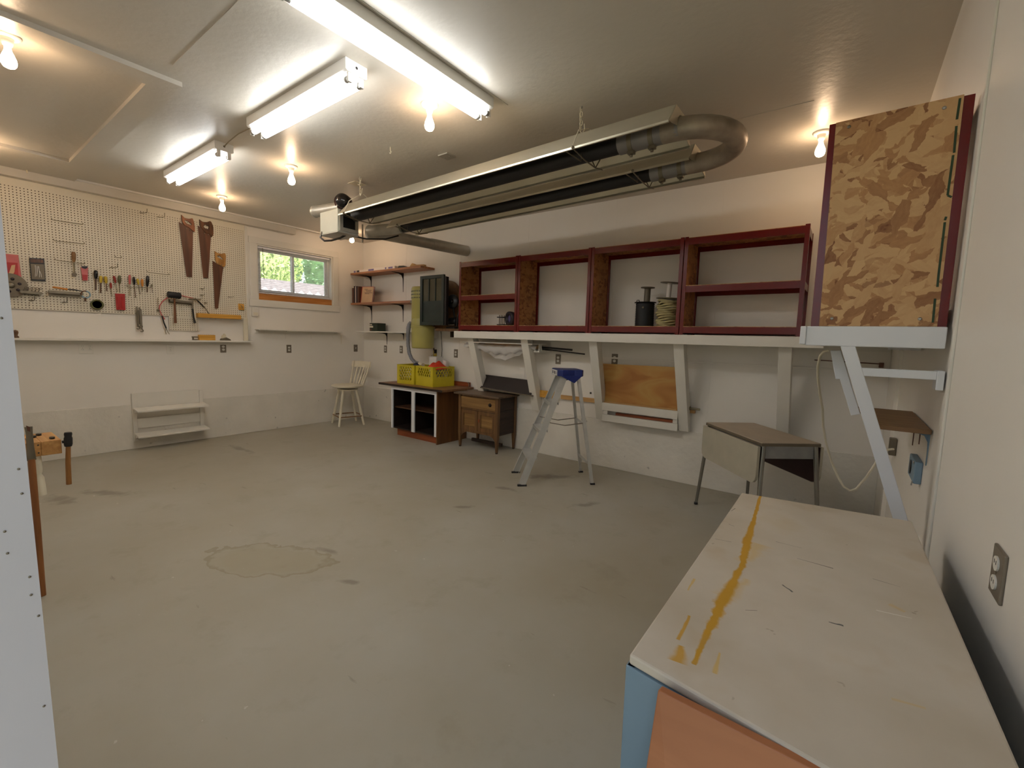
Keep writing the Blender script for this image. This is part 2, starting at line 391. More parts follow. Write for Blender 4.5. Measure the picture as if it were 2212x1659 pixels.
struct(sm_, 'trim_4', 'ceiling', label='narrow seams between the ceiling boards')
# seams and battens on the walls
bt = B()
for y, h in ((-2.605, .007),):
    bt.box((L-h, y-.012, 0), (L, y+.012, H))
struct(bt, 'trim_5', 'trimwhite', bevel=.002, label='vertical batten on the right wall')
bt = B()
for x_ in (5.62,): bt.box((x_-.002, -.0015, .55), (x_+.002, 0, H))
for x_ in (1.1, 2.25, 3.4, 4.55, 6.62): bt.box((x_-.003, -.002, .55), (x_+.003, 0, H))
struct(bt, 'trim_6', 'wall', label='panel joints on the back wall')
bt = B().box((0, -.022, 1.245), (L, 0, 1.262)); bt.box((6.0, -.012, .55), (6.9, 0, 1.245))
bt.v = []; bt.f = []; bt.sm = []
bt.box((4.46, -.012, 1.232), (6.94, 0, 1.25))
struct(bt, 'trim_7', 'wall', bevel=.002, label='horizontal wall batten under the long shelf')
struct(B().box((0, -1.868, 1.31), (.02, -1.838, 2.845)), 'trim_8', 'trimwhite', bevel=.002, label='vertical batten beside the pegboard')
bl = B()
bl.box((L-.03, -2.35, .0), (L, -2.20, 1.40)).box((L-.018, -1.55, .0), (L, -1.45, 1.40))
bl.v = []; bl.f = []; bl.sm = []
bl.box((L-.02, -.95, 0), (L, -.86, 1.42)); struct(bl, 'trim_9', 'wall', label='vertical panel joint in the far right corner')

# ---------------------------------------------------------------- window
win = thing('window_1', 'horizontal slider window with a wood sill', 'window', (0, (WY0+WY1)/2, WZ0)); del win['category']; win['kind'] = 'structure'
rv = B()
rv.box((-T, WY0, WZ1-.02), (0.002, WY1, WZ1)).box((-T, WY0, WZ0), (0.002, WY0+.02, WZ1-.02)).box((-T, WY1-.02, WZ0), (0.002, WY1, WZ1-.02))
rv.build('reveal', 'trimwhite', win)
B().box((-T+.02, WY0+.02, WZ0), (0.004, WY1-.02, WZ0+.085)).build('window_sill', 'sill', win, bevel=.004)
fr = B(); fx0, fx1 = -.135, -.075; zi0, zi1, yi0, yi1 = WZ0+.085, WZ1-.02, WY0+.02, WY1-.02
fr.box((fx0, yi0, zi0), (fx1, yi1, zi0+.03)).box((fx0, yi0, zi1-.03), (fx1, yi1, zi1)).box((fx0, yi0, zi0+.03), (fx1, yi0+.03, zi1-.03)).box((fx0, yi1-.03, zi0+.03), (fx1, yi1, zi1-.03))
fr.build('window_frame', 'whiteplastic', win, bevel=.003)
ym = -1.175
for nme, ya, yb, xo in (('sash', yi0+.03, ym+.02, -.09), ('sash', ym-.02, yi1-.03, -.115)):
    s_ = B(); e_ = .035
    s_.box((xo, ya, zi0+.03), (xo+.022, yb, zi0+.03+e_)).box((xo, ya, zi1-.03-e_), (xo+.022, yb, zi1-.03)).box((xo, ya, zi0+.03+e_), (xo+.022, ya+e_, zi1-.03-e_)).box((xo, yb-e_, zi0+.03+e_), (xo+.022, yb, zi1-.03-e_))
    so = s_.build('sash', 'whiteplastic', win, bevel=.002)
    B().box((xo+.009, ya+e_-.004, zi0+.061+0), (xo+.013, yb-e_+.004, zi1-.061)).build('pane', 'glass', so)
cas = B()
cas.box((0, WY0-.10, WZ1), (.018, WY1+.10, WZ1+.09)).box((0, WY0-.09, WZ0), (.018, WY0, WZ1)).box((0, WY1, WZ0), (.018, WY1+.09, WZ1))
cas.build('casing', 'trimwhite', win, bevel=.003)
B().box((0, -1.835, 1.775), (.022, -.458, 1.872)).build('apron', 'trimwhite', win, bevel=.003)
bld = thing('window_blind', 'white venetian blind with open slats and a dark wand in the window', 'blind', (-.04, ym, zi1))
B().box((-.06, yi0+.01, zi1-.03), (-.022, yi1-.01, zi1-.002)).build('head_rail', 'blindwhite', bld, bevel=.002)
B().box((-.055, yi0+.015, zi0+.008), (-.028, yi1-.015, zi0+.022)).build('bottom_rail', 'blindwhite', bld, bevel=.002)
ns = 24; sl0 = None
for i in range(ns):
    z = zi0+.04+(zi1-zi0-.085)*i/(ns-1)
    if sl0 is None:
        sl0 = B().prism([(-.054, yi0+.015, zi0+.043), (-.041, yi0+.015, zi0+.0430), (-.028, yi0+.015, zi0+.038), (-.041, yi0+.015, zi0+.0418)], (0, yi1-yi0-.03, 0)).build('slat', 'blindwhite', bld)
    else:
        c = sl0.copy(); COL.objects.link(c); c.parent = bld; c.location = (0, 0, z-zi0-.04)
for yy in (yi0+.18, ym-.06, yi1-.10):
    B().tube([(-.026, yy, zi1-.03), (-.026, yy, zi0+.02)], .0012, 6).build('ladder_cord', 'blindwhite', bld)
B().tube([(-.018, yi0+.075, zi1-.02), (-.018, yi0+.085, zi0+.20)], .0035, 8).build('wand', 'greenpane', bld)

# ---------------------------------------------------------------- outside the window
g = struct(B().box((-40, -30, -.2), (-.9, 30, 1.45)), 'ground', 'lawn', label='lawn outside the window')
struct(B().box((-.9, -30, -.25), (40, YF-2.5, -.12)), 'ground', 'lawn', label='yard outside the doorway')
fen = thing('garden_fence', 'white picket fence outside the window', 'fence', (-4.2, 0, 1.45))
B().box((-4.26, -6, 1.62), (-4.22, 7, 1.70)).build('rail', 'fencewhite', fen)
B().box((-4.26, -6, 2.18), (-4.22, 7, 2.25)).build('rail', 'fencewhite', fen)
p0 = None
for i in range(58):
    y = -5.6+i*.215
    if p0 is None: p0 = B().prism([(-4.22, -5.6, 1.45), (-4.22, -5.43, 1.45), (-4.22, -5.43, 2.38), (-4.22, -5.515, 2.46), (-4.22, -5.6, 2.38)], (.02, 0, 0)).build('picket', 'fencewhite', fen)
    else: c = p0.copy(); COL.objects.link(c); c.parent = fen; c.location = (0, i*.215, 0)
shed = thing('garden_shed', 'low grey shed with a shingled roof behind the fence', 'shed', (-7.5, 2.5, 1.45))
B().box((-9.0, -1.4, 1.45), (-6.4, 7.5, 2.45)).build('shed_wall', 'shedwall', shed)
for i in range(9):
    a = i/9; b_ = (i+1)/9+.01
    B().prism([(-6.15-1.7*a, 0, 2.42+.62*a), (-6.15-1.7*b_, 0, 2.42+.62*b_), (-6.15-1.7*b_, 0, 2.44+.62*b_), (-6.15-1.7*a, 0, 2.455+.62*a)], (0, 0, 0))
    q = B(); q.prism([(-6.15-1.7*a, -1.7, 2.42+.62*a), (-6.15-1.7*b_, -1.7, 2.42+.62*b_), (-6.15-1.7*b_, -1.7, 2.44+.62*b_), (-6.15-1.7*a, -1.7, 2.462+.62*a)], (0, 9.5, 0)).build('roof_course', 'shingle', shed)
def tree(x, y, h, r, mat, lab):
    t_ = thing('garden_tree', lab, 'tree', (x, y, 1.45), group='trees behind the shed')
    B().tube([(x, y, 1.4), (x+.1, y, 1.45+h*.3), (x, y+.1, 1.45+h*.7)], [.16, .12, .05], 8).build('trunk', 'bark', t_)
    f = B()
    f.ell((x, y, 1.45+h*.6), (r*.78, r*.78, h*.42), 14, 10)
    for _ in range(3800):
        a = random.uniform(0, 2*PI); zz = random.uniform(-1, 1); rr = math.sqrt(1-zz*zz)*random.uniform(.55, 1.05)
        c = V((x+r*rr*math.cos(a), y+r*rr*math.sin(a), 1.45+h*.6+h*.47*zz)); s = random.uniform(.05, .10)
        d1 = V((random.uniform(-1, 1), random.uniform(-1, 1), random.uniform(-.6, .6))).normalized(); d2 = d1.cross(V((random.random(), .3, 1))).normalized()
        f.add([c-d1*s, c+d2*s*.5, c+d1*s, c-d2*s*.5], [(0, 1, 2, 3)])
    f.build('foliage', mat, t_)['kind'] = 'stuff'
tree(-10.8, 2.7, 4.9, 1.7, 'foliage', 'light green leafy tree behind the shed, seen in the left window pane')
tree(-11.2, 6.6, 4.9, 1.9, 'foliage2', 'blue green leafy tree behind the shed, seen in the right window pane')
tree(-16.6, 5.6, 7.4, 3.0, 'foliage', 'tallest pale green tree, farthest beyond the shed roof')
tree(-11.2, -1.6, 4.9, 1.9, 'foliage2', 'blue green leafy tree behind the shed, left of the light green one')

# ================================================================ ceiling lights
def bulb(x, y, lab):
    t_ = thing('light_fixture', lab, 'lamp', (x, y, H), group='bare bulb ceiling lights', local=True)
    B().lathe([(.055, 0), (.055, -.008), (.046, -.016), (.034, -.019), (0, -.019)][::-1], seg=28).build('canopy', 'whiteplastic', t_)
    B().lathe([(0, -.055), (.019, -.055), (.024, -.038), (.027, -.019), (0, -.019)], seg=20).build('socket', 'whiteplastic', t_)
    B().lathe([(0, -.168), (.012, -.167), (.022, -.162), (.0295, -.150), (.032, -.136), (.030, -.120), (.023, -.100), (.016, -.083), (.0135, -.070), (.013, -.055), (0, -.055)], seg=24).build('bulb', 'bulbglow', t_)
    return t_
bulb(4.325, -2.495, 'lit bare bulb on the ceiling beside the end of the long fluorescent light')
bulb(2.430, -2.455, 'lit bare bulb between the middle fluorescent light and the heater')
bulb(.810, -2.43, 'lit bare bulb close to the pegboard wall, left of the window')
bulb(.62, -.63, 'lit bare bulb in the far corner behind the heater burner')
bulb(2.97, -4.245, 'lit bare bulb at the top left edge beside the ceiling hatch')
bulb(6.395, -.66, 'lit bare bulb half hidden by the upright shelving unit on the right')
bulb(.82, -4.25, 'lit bare bulb over the pegboard wall just outside the left edge')
def strip(cx, cy, rz, lab, length=1.235):
    t_ = thing('fluorescent_light', lab, 'lamp', (cx, cy, H), rz, 'twin tube ceiling lights', local=True)
    hl = length/2
    hs = B(); hs.prism([(-hl, -.070, 0), (-hl, .070, 0), (-hl, .070, -.060), (-hl, .058, -.068), (-hl, -.058, -.068), (-hl, -.070, -.060)], (length, 0, 0))
    hs.build('housing', 'whiteplastic', t_, bevel=.002)
    for s in (-1, 1):
        for e in (-1, 1):
            B().box((e*hl-e*.004, s*.038-.013, -.066), (e*hl-e*.022, s*.038+.013, -.118)).build('lamp_holder', 'whiteplastic', t_, bevel=.003)
        tb = B().lathe([(0, -hl+.045), (.0175, -hl+.045), (.0185, -hl+.06), (.0185, hl-.06), (.0175, hl-.045), (0, hl-.045)], (0, s*.038, -.098), (1, 0, 0), 16).build('fluorescent_tube', 'tubeglow', t_)
        B().lathe([(.018, -hl+.022), (.018, -hl+.045), (0, -hl+.045)], (0, s*.038, -.098), (1, 0, 0), 14).build('tube_cap', 'steel', t_)
        B().lathe([(0, hl-.045), (.018, hl-.045), (.018, hl-.022), (0, hl-.022)], (0, s*.038, -.098), (1, 0, 0), 14).build('tube_cap', 'steel', t_)
    B().lathe([(0, 0), (.008, 0), (.008, .001), (0, .001)], (hl, 0, -.03), (1, 0, 0), 10).build('knockout', 'black', t_)
    return t_
strip(1.84, -3.02, 0, 'short looking twin tube light nearest the pegboard wall')
strip(3.70, -3.04, 0, 'middle twin tube light, cabled to the one by the pegboard')
strip(4.66, -2.97, PI/2, 'long twin tube light at the top edge, pointing at the back wall', 1.30)
cab = B().tube([(2.455, -3.02, H-.03), (2.55, -3.02, H-.012), (2.75, -3.03, H-.006), (2.95, -3.03, H-.012), (3.085, -3.03, H-.025)], .004, 8).build('light_cable', 'wiregrey')
tag(cab, 'thin grey cable along the ceiling joining two tube lights', 'cable')
q = W(966, 336, z=H)
jx = thing('ceiling_box', 'small square metal junction box on the ceiling beside the heater', 'electrical box', (q.x, q.y, H))
B().box((q.x-.055, q.y-.055, H-.012), (q.x+.055, q.y+.055, H)).build('cover_plate', 'galv', jx, bevel=.003)
B().lathe([(0, 0), (.005, 0), (.005, .003), (0, .003)], (q.x-.03, q.y, H-.0155), (0, 0, 1), 8).lathe([(0, 0), (.005, 0), (.005, .003), (0, .003)], (q.x+.03, q.y, H-.0155), (0, 0, 1), 8).build('screw', 'steel', jx)
def hook(u_, v_, lab, l=.05):
    q = W(u_, v_, z=H); h = B().tube([(q.x, q.y, H), (q.x, q.y, H-l*.5), (q.x+.012, q.y, H-l*.8), (q.x+.006, q.y, H-l), (q.x-.008, q.y, H-l*.85)], .004, 8).build('ceiling_hook', 'dirtwhite')
    tag(h, lab, 'hook')
hook(843, 318, 'small white hook in the ceiling beside the metal ceiling box')
q = W(64, 352, z=H); h = B().tube([(.14, q.y, H), (.14, q.y, H-.04), (.15, q.y, H-.055)], .006, 8).build('ceiling_hook', 'dirtwhite'); tag(h, 'white peg hook over the cove board at the far left', 'hook')

# ================================================================ tube heater
ht = thing('tube_heater', 'U-shaped infrared tube heater with long metal reflectors hung on chains', 'heater', (4.2, -1.6, 2.62))
def hz(x): return 2.575+(x-2.63)/(5.79-2.63)*.055
XL, XR = 2.62, 5.79
def reflector(yc, xa, xb):
    o = B(); i_ = B()
    out = [(-.205, 0), (-.10, .122), (.10, .122), (.205, 0)]
    th = .003
    inn = [(.200, 0), (.098, .117), (-.098, .117), (-.200, 0)]
    ring = out+inn
    o.prism([(xa, yc+a, hz(xa)+b) for a, b in ring], (xb-xa, 0, hz(xb)-hz(xa)))
    for s in (-1, 1):     # rolled lips
        o.beam((xa, yc+s*.200, hz(xa)-.006), (xb, yc+s*.200, hz(xb)-.006), .012, .012)
    r = o.build('reflector', 'reflector', ht)
    e = B(); e.prism([(xb, yc-.20, hz(xb)), (xb, yc-.10, hz(xb)+.12), (xb, yc+.10, hz(xb)+.12), (xb, yc+.20, hz(xb)), (xb, yc+.165, hz(xb)), (xb, yc+.072, hz(xb)+.02)]+[(xb, yc+.068*math.cos(t), hz(xb)+.030+.068*math.sin(t)) for t in [PI*k/10 for k in range(1, 10)]]+[(xb, yc-.072, hz(xb)+.02), (xb, yc-.165, hz(xb))], (.004, 0, 0))
    e.build('end_cap', 'reflector', ht)
    return r
Y1, Y2 = -1.90, -1.33
XR2 = 5.74
reflector(Y1, XL, XR); reflector(Y2, XL, XR2)
TZ = .030
def tz(x): return hz(x)+TZ
for yc in (Y1, Y2):
    B().tube([(XL-.02, yc, tz(XL)), (5.42, yc, tz(5.42))], .055, 20).build('burner_tube', 'tubeblack', ht)
    B().tube([(5.42, yc, tz(5.42)), (XR, yc, tz(XR))], .061, 20).build('coupling_sleeve', 'sleeve', ht)
    for k in (5.50, 5.63):
        cl = B().tube([(k-.014, yc, tz(k)), (k+.014, yc, tz(k))], .064, 20)
        cl.box((k-.020, yc-.020, tz(k)-.078), (k+.020, yc+.012, tz(k)-.060)).lathe([(0, 0), (.010, 0), (.010, .012), (0, .014)][::-1], (k, yc-.004, tz(k)-.092), (0, 0, 1), 8)
        cl.build('clamp', 'toolsteel', ht)
rb = (Y2-Y1)/2; ymid = (Y1+Y2)/2; bend = [(XR-.10, Y1, tz(XR)), (XR-.045, Y1, tz(XR))]
bend += [(XR-.045+rb*math.sin(PI*k/18), ymid-rb*math.cos(PI*k/18), tz(XR)) for k in range(1, 18)]+[(XR-.045, Y2, tz(XR)), (XR-.12, Y2, tz(XR))]
B().tube(bend, .063, 24).build('return_bend', 'ubend', ht)
# burner box
bx0, bx1, by0, by1, bz0, bz1 = 2.18, 2.50, -2.035, -1.80, 2.445, 2.665
B().box((bx0, by0, bz0), (bx1, by1, bz1)).build('burner_box', 'burner', ht, bevel=.006)
B().box((bx0-.008, by0-.006, bz0-.012), (bx1+.008, by1+.006, bz0)).build('box_base', 'galv', ht, bevel=.003)
bf = B(); bf.box((bx1, by0+.02, bz0+.01), (bx1+.012, by0+.055, bz1-.01)).box((bx1, by1-.04, bz0+.01), (bx1+.012, by1-.005, bz1-.01)).box((bx1, by0+.055, bz0+.01), (bx1+.012, by1-.04, bz0+.045))
bf.build('front_bezel', 'galv', ht)
B().box((bx1+.001, by0+.055, bz0+.045), (bx1+.006, by1-.04, bz1-.02)).build('burner_window', 'black', ht)
mo = V((2.46, -1.955, 2.75))
B().lathe([(0, -.07), (.065, -.068), (.082, -.052), (.084, 0), (.07, .035), (0, .04)], mo, (.45, -.85, 0), 22).build('blower_motor', 'motor', ht)
B().lathe([(0, 0), (.056, .002), (.070, .02), (.066, .06), (.04, .082), (0, .086)], mo+V((.03, -.012, -.005)), (.75, -.6, 0), 22).build('motor_cover', 'blackgloss', ht)
B().tube([(2.44, -1.95, 2.70), (2.06, -2.01, 2.70)], .058, 20).lathe([(.058, 0), (.062, .004), (.062, .02), (0, .03)], (2.06, -2.01, 2.70), (-1, -.16, 0), 20).build('intake_duct', 'galv', ht)
B().tube([(2.21, -2.03, 2.47), (2.21, -2.05, 2.41), (2.25, -2.03, 2.375), (2.31, -1.99, 2.38), (2.38, -1.93, 2.41), (2.43, -1.9, 2.44)], .010, 10).build('gas_hose', 'blackgloss', ht)
B().tube([(2.45, -1.84, 2.44), (2.50, -1.70, 2.43), (2.56, -1.50, 2.46), (2.60, -1.36, 2.52)], .008, 8).build('power_conduit', 'black', ht)
# wire hangers and chains
def hanger(x, yc, ch=True):
    z0 = hz(x)
    h = B()
    h.tube([(x, yc-.205, z0-.01), (x+.02, yc-.07, z0-.045), (x+.02, yc+.07, z0-.045), (x, yc+.205, z0-.01)], .0045, 8)
    h.tube([(x-.06, yc-.205, z0-.008), (x-.02, yc-.06, z0-.035), (x-.02, yc-.055, z0+.01)], .0040, 8)
    h.tube([(x+.02, yc+.07, z0-.045), (x+.035, yc+.13, z0+.05)], .004, 8)
    h.tube([(x+.02, yc+.07, z0-.045), (x-.03, yc+.07, z0+.05)], .004, 8)
    h.ell((x, yc-.21, z0-.004), .010, 8, 6); h.ell((x, yc+.21, z0-.004), .010, 8, 6)
    h.build('wire_hanger', 'toolsteel', ht)
    if ch:
        w = B(); w.tube([(x, yc-.21, z0), (x+.005, yc-.15, z0+.12), (x, yc-.01, H-.15)], .003, 6); w.tube([(x, yc+.21, z0), (x, yc+.10, z0+.18), (x, yc+.01, H-.15)], .003, 6)
        w.build('hanger_wire', 'cream', ht)
hanger(5.20, Y1); hanger(5.36, Y2, False); hanger(2.72, Y1); hanger(2.80, Y2, False)
def chain(x, y, z1, z0, lab, extra=True):
    t_ = thing('ceiling_chain', lab, 'chain', (x, y, z1))
    n = max(3, int((z1-z0)/.028)); lk = B()
    for i in range(n):
        c = V((x+random.uniform(-.003, .003), y, z1-.02-i*.028)); a = V((1, 0, 0)) if i % 2 else V((0, 1, 0))
        lk.tube([c+a*.009*math.cos(t)+V((0, 0, 1))*.019*math.sin(t) for t in [2*PI*k/12 for k in range(12)]], .0032, 6, closed=True)
    lk.build('chain_links', 'dirtwhite', t_)
    B().tube([(x, y, z1), (x, y, z1-.012)], .007, 8).build('screw_eye', 'steel', t_)
    if extra:
        B().tube([(x+.02, y+.01, z1-.11), (x+.03, y, z1-.15), (x+.012, y, z1-.175), (x-.004, y, z1-.15)], .0035, 8).build('s_hook', 'dirtwhite', t_)
chain(5.143, Y1-.015, H, 2.79, 'pale chain holding up the curved end of the tube heater')
chain(2.726, Y1-.03, H, 2.76, 'pale chain holding up the burner end of the tube heater')
q = W(752, 402, z=H-.05)
br_ = B(); br_.box((2.52, -1.93, H-.022), (2.64, -1.80, H-.018)).beam((2.58, -1.86, H-.02), (2.60, -1.84, H), .01, .03)
tag(br_.build('ceiling_bracket', 'dirtwhite'), 'bent flat metal bracket on the ceiling above the heater burner', 'bracket')
# exhaust duct
dk = thing('exhaust_duct', 'round metal exhaust duct from the heater to the back wall', 'duct', (2.58, -1.1, 2.5))
B().tube([(2.66, Y2-.03, hz(2.6)+.03), (2.50, -1.37, 2.60), (2.36, -1.43, 2.595), (2.22, -1.46, 2.59)], .060, 20).build('elbow', 'galv', dk)
B().lathe([(0, -.03), (.060, -.03), (.072, -.015), (.074, .02), (.068, .05), (0, .06)], (2.20, -1.45, 2.59), (.25, 1, 0), 22).build('elbow_collar', 'galv', dk)
B().tube([(2.20, -1.44, 2.59), (2.31, -.55, 2.60)], .064, 22).build('duct_pipe', 'galv', dk)
B().tube([(2.305, -.60, 2.60), (2.37, -.004, 2.605)], .070, 22).build('end_sleeve', 'galv', dk)
B().tube([(2.17, -1.52, 2.46), (2.17, -1.52, 2.66)], .009, 8).build('drain_rod', 'toolsteel', dk)
B().tube([(2.28, -.8, 2.66), (2.28, -.8, H)], .0025, 6).build('hanger_wire', 'toolsteel', dk)

# ================================================================ pegboard wall
pb = thing('pegboard', 'large white perforated hardboard on the left wall', 'pegboard', (0, -3, 2.2))
def pegsheet(y0, y1, z0, z1, zh, x=.018):
    P_ = .0254; b = B(); r = .0042
    ny = int((y1-y0)/P_); nz = int((zh-z0)/P_)
    ys = y0+((y1-y0)-ny*P_)/2; zs = z0
    vs = []; fs = []
    for i in range(ny):
        for k in range(nz):
            cy_, cz_ = ys+(i+.5)*P_, zs+(k+.5)*P_; n = len(vs); h = P_/2
            vs += [(x, cy_-h, cz_-h), (x, cy_+h, cz_-h), (x, cy_+h, cz_+h), (x, cy_-h, cz_+h)]
            vs += [(x, cy_-r, cz_-r*.6), (x, cy_-r*.6, cz_-r), (x, cy_+r*.6, cz_-r), (x, cy_+r, cz_-r*.6), (x, cy_+r, cz_+r*.6), (x, cy_+r*.6, cz_+r), (x, cy_-r*.6, cz_+r), (x, cy_-r, cz_+r*.6)]
            fs += [(n, n+1, n+6, n+5), (n+1, n+7, n+6), (n+1, n+2, n+8, n+7), (n+2, n+9, n+8), (n+2, n+3, n+10, n+9), (n+3, n+11, n+10), (n+3, n, n+4, n+11), (n, n+5, n+4)]
    b.add(vs, fs)
    ye, ze = ys+ny*P_, zs+nz*P_
    b.add([(x, y0, z0), (x, ys, z0), (x, ys, ze), (x, y0, ze), (x, ye, z0), (x, y1, z0), (x, y1, ze), (x, ye, ze), (x, y0, ze), (x, y1, ze), (x, y1, z1), (x, y0, z1)], [(0, 1, 2, 3), (4, 5, 6, 7), (8, 9, 10, 11)])
    b.box((x-.006, y0, z0-.002), (x-.0001, y1, z0)).box((x-.006, y1, z0), (x, y1+.002, z1))
    return b
pegsheet(-4.50, -1.872, 1.583, 2.845, 2.785).build('perforated_sheet', 'pegwhite', pb)
B().box((.001, -4.50, 1.583), (.006, -1.872, 2.845)).build('hole_shade_backing', 'hardboard', pb)  # dark sheet paints the shade seen through the holes
pl = thing('pegboard_offcut', 'small perforated board patch below the large pegboard, behind the mallet handles', 'pegboard', (0, -2.6, 1.5))
pegsheet(-2.763, -2.451, 1.409, 1.580, 1.572, .016).build('perforated_sheet', 'pegwhite', pl)
B().box((.001, -2.763, 1.409), (.006, -2.451, 1.580)).build('hole_shade_backing', 'hardboard', pl)  # same painted hole shade behind the patch
PX = .026
def P(u_, v_, x=PX): return W(u_, v_, x=x)
def rod(u0, v0, u1, v1, lab, pts=None):
    a, b = P(u0, v0, .05), P(u1, v1, .05)
    r_ = B().tube([(.018, a.y, a.z+.02), (.045, a.y, a.z+.005), (.05, a.y+.01, a.z), (.05, b.y-.01, b.z), (.045, b.y, b.z+.005), (.018, b.y, b.z+.02)], .0032, 6)
    return tag(r_.build('wire_rod', 'wiregrey'), lab, 'rod')
rod(113, 475, 180, 485, 'topmost empty wire rod on the pegboard')
rod(117, 520, 183, 527, 'empty wire rod on the pegboard, second from the top')
rod(120, 562, 184, 570, 'wire rod on the pegboard crossing behind the wooden scraper')
rod(319, 588, 366, 594, 'empty wire rod on the pegboard above the right-hand screwdrivers')
rod(250, 556, 263, 557, 'very short wire rod on the pegboard, mid board')
def peghook(u_, v_, lab, du=12, dv=-9, mat='wiregrey'):
    a = P(u_, v_, .03); b = P(u_+du, v_+dv, .085); y = a.y
    t_ = B().tube([(.018, y, a.z+.012), (.03, y, a.z+.004), (.03, y, a.z), (b.x, b.y, a.z+.002), (b.x+.004, b.y+.002, b.z)], .0035, 6).tube([(.018, y-.013, a.z), (.03, y-.013, a.z), (.03, y+.013, a.z), (.018, y+.013, a.z)], .003, 6)
    return tag(t_.build('peg_hook', mat), lab, 'hook')
peghook(305, 460, 'empty peg hook high on the pegboard, left of the topmost saws')
peghook(343, 469, 'empty peg hook beside the leftmost hand saw handle')
peghook(241, 578, 'empty peg hook above the red and green screwdrivers')
peghook(69, 649, 'peg hook low on the board under the round disc', 5, -9, 'toolsteel')
peghook(139, 653, 'peg hook low on the board under the light blue ring', 5, -9, 'toolsteel')
peghook(435, 624, 'upper of two small hooks left of the smallest saw', 6, -4)
peghook(435, 638, 'lower of two small hooks left of the smallest saw', 6, -4)
peghook(430, 647, 'small hook between the smallest saw and the black gripped pole', 4, -2)
peghook(444, 655, 'small hook just over the yellow tool rack', 4, -1)
peghook(495, 642, 'forked hook right of the smallest saw', 9, -2)

# hand saws: outline points in photo pixels on the board plane, real thickness
def saw(blade, handle, hole, wm, lab):
    c = P(*blade[0]); t_ = thing('hand_saw', lab, 'saw', (PX, c.y, c.z), group='hand saws on the pegboard')
    bb = B().prism([P(a, b, PX+.010) for a, b in blade], (.0015, 0, 0)); bb.build('blade', 'sawblade', t_)
    # handle with a real grip opening: outer ring joined to inner ring
    n = len(handle); m = len(hole); N = 28
    def res(pts):
        pts = [V(P(a, b, 0)) for a, b in pts]; q = pts+[pts[0]]; ds = [0]
        for i in range(len(pts)): ds.append(ds[-1]+(q[i+1]-q[i]).length)
        out = []
        for k in range(N):
            d = ds[-1]*k/N; i = max(j for j in range(len(pts)) if ds[j] <= d+1e-9)
            out.append(q[i].lerp(q[i+1], (d-ds[i])/(ds[i+1]-ds[i]+1e-9)))
        return out
    def byangle(pts):
        return pts
    o_, i_ = res(handle), res(hole)
    cc = sum(i_, V((0, 0, 0)))/N
    def ang(v): return math.atan2(v.z-cc.z, v.y-cc.y)
    k0 = min(range(N), key=lambda k: abs(ang(o_[k])-ang(i_[0])))
    o_ = o_[k0:]+o_[:k0]; x0, x1 = PX, PX+.022
    vs = [V((x, p_.y, p_.z)) for x in (x1, x0) for R in (o_, i_) for p_ in R]; fs = []
    for k in range(N):
        l = (k+1) % N
        fs += [(k, l, N+l, N+k), (2*N+k, 3*N+k, 3*N+l, 2*N+l), (k, 2*N+k, 2*N+l, l), (N+k, N+l, 3*N+l, 3*N+k)]
    h = B(); h.add(vs, fs); h.build('handle', wm, t_, bevel=.002)
    bo = B()
    hb = handle[-3:]
    cx_, cy_ = sum(a for a, b in handle)/n, max(b for a, b in handle)
    bo.lathe([(0, 0), (.006, 0), (.006, .003), (0, .004)], P(cx_-3, cy_-9, PX+.022), (1, 0, 0), 10)
    bo.build('saw_nut', 'toolsteel', t_)
    bo = B().lathe([(0, 0), (.006, 0), (.006, .003), (0, .004)], P(cx_+5, cy_-6, PX+.022), (1, 0, 0), 10); bo.build('saw_nut', 'toolsteel', t_)
saw([(386, 479), (417, 498), (415, 599), (403, 598)], [(389, 465), (396, 472), (406, 474), (413, 472), (416, 480), (418, 492), (418, 503), (413, 499), (405, 492), (396, 488), (391, 480)], [(397, 476), (404, 479), (412, 486), (410, 487), (401, 484), (396, 479)], 'sawhandle', 'leftmost large hand saw with a brown wooden handle and rusty blade')
saw([(427, 487), (456, 505), (450, 601), (439, 600)], [(428, 475), (434, 480), (443, 481), (452, 478), (455, 483), (458, 492), (458, 508), (455, 513), (449, 505), (441, 504), (435, 496), (429, 489)], [(437, 488), (442, 486), (449, 490), (447, 496), (440, 494), (437, 491)], 'sawhandledark', 'large hand saw with a dark weathered handle, hung between the two others')
saw([(459, 563), (482, 578), (471, 666), (464, 666)], [(461, 543), (466, 547), (476, 549), (483, 547), (485, 553), (484, 575), (480, 578), (474, 574), (466, 571), (462, 562)], [(466, 553), (472, 553), (479, 560), (478, 562), (470, 558), (466, 556)], 'sawhandlelight', 'smallest hand saw, pale wooden handle, hung lowest near the window')

# packs and flat tools
def pack(pts, mat, lab, cat, nm, th=.012, x=PX):
    q = P(*pts[0], x); t_ = thing(nm, lab, cat, (x, q.y, q.z)); B().prism([P(a, b, x) for a, b in pts], (th, 0, 0)).build('card', mat, t_, bevel=.001); return t_
t_ = pack([(8, 548), (39, 551), (46, 599), (15, 598)], 'toolredlight', 'red and pink carded tool pack at the left edge of the pegboard', 'package', 'tool_package')
B().prism([P(a, b, PX+.013) for a, b in ((9, 566), (38, 568), (40, 600), (14, 598))], (.002, 0, 0)).build('lower_panel', 'toolred', t_)
B().prism([P(a, b, PX+.016) for a, b in ((25, 573), (33, 572), (31, 588), (26, 595), (18, 594))], (.006, 0, 0)).build('tan_part', 'cardtan', t_)
t_ = pack([(39, 560), (45, 600), (40, 601), (37, 590)], 'bookdark', 'narrow dark pack edge behind the red and pink pack', 'package', 'tool_package', .008, PX-.008)
t_ = pack([(63, 557), (95, 559), (98, 608), (67, 606)], 'black', 'black hanging pack with pale metal hooks inside, on the pegboard', 'package', 'tool_package')
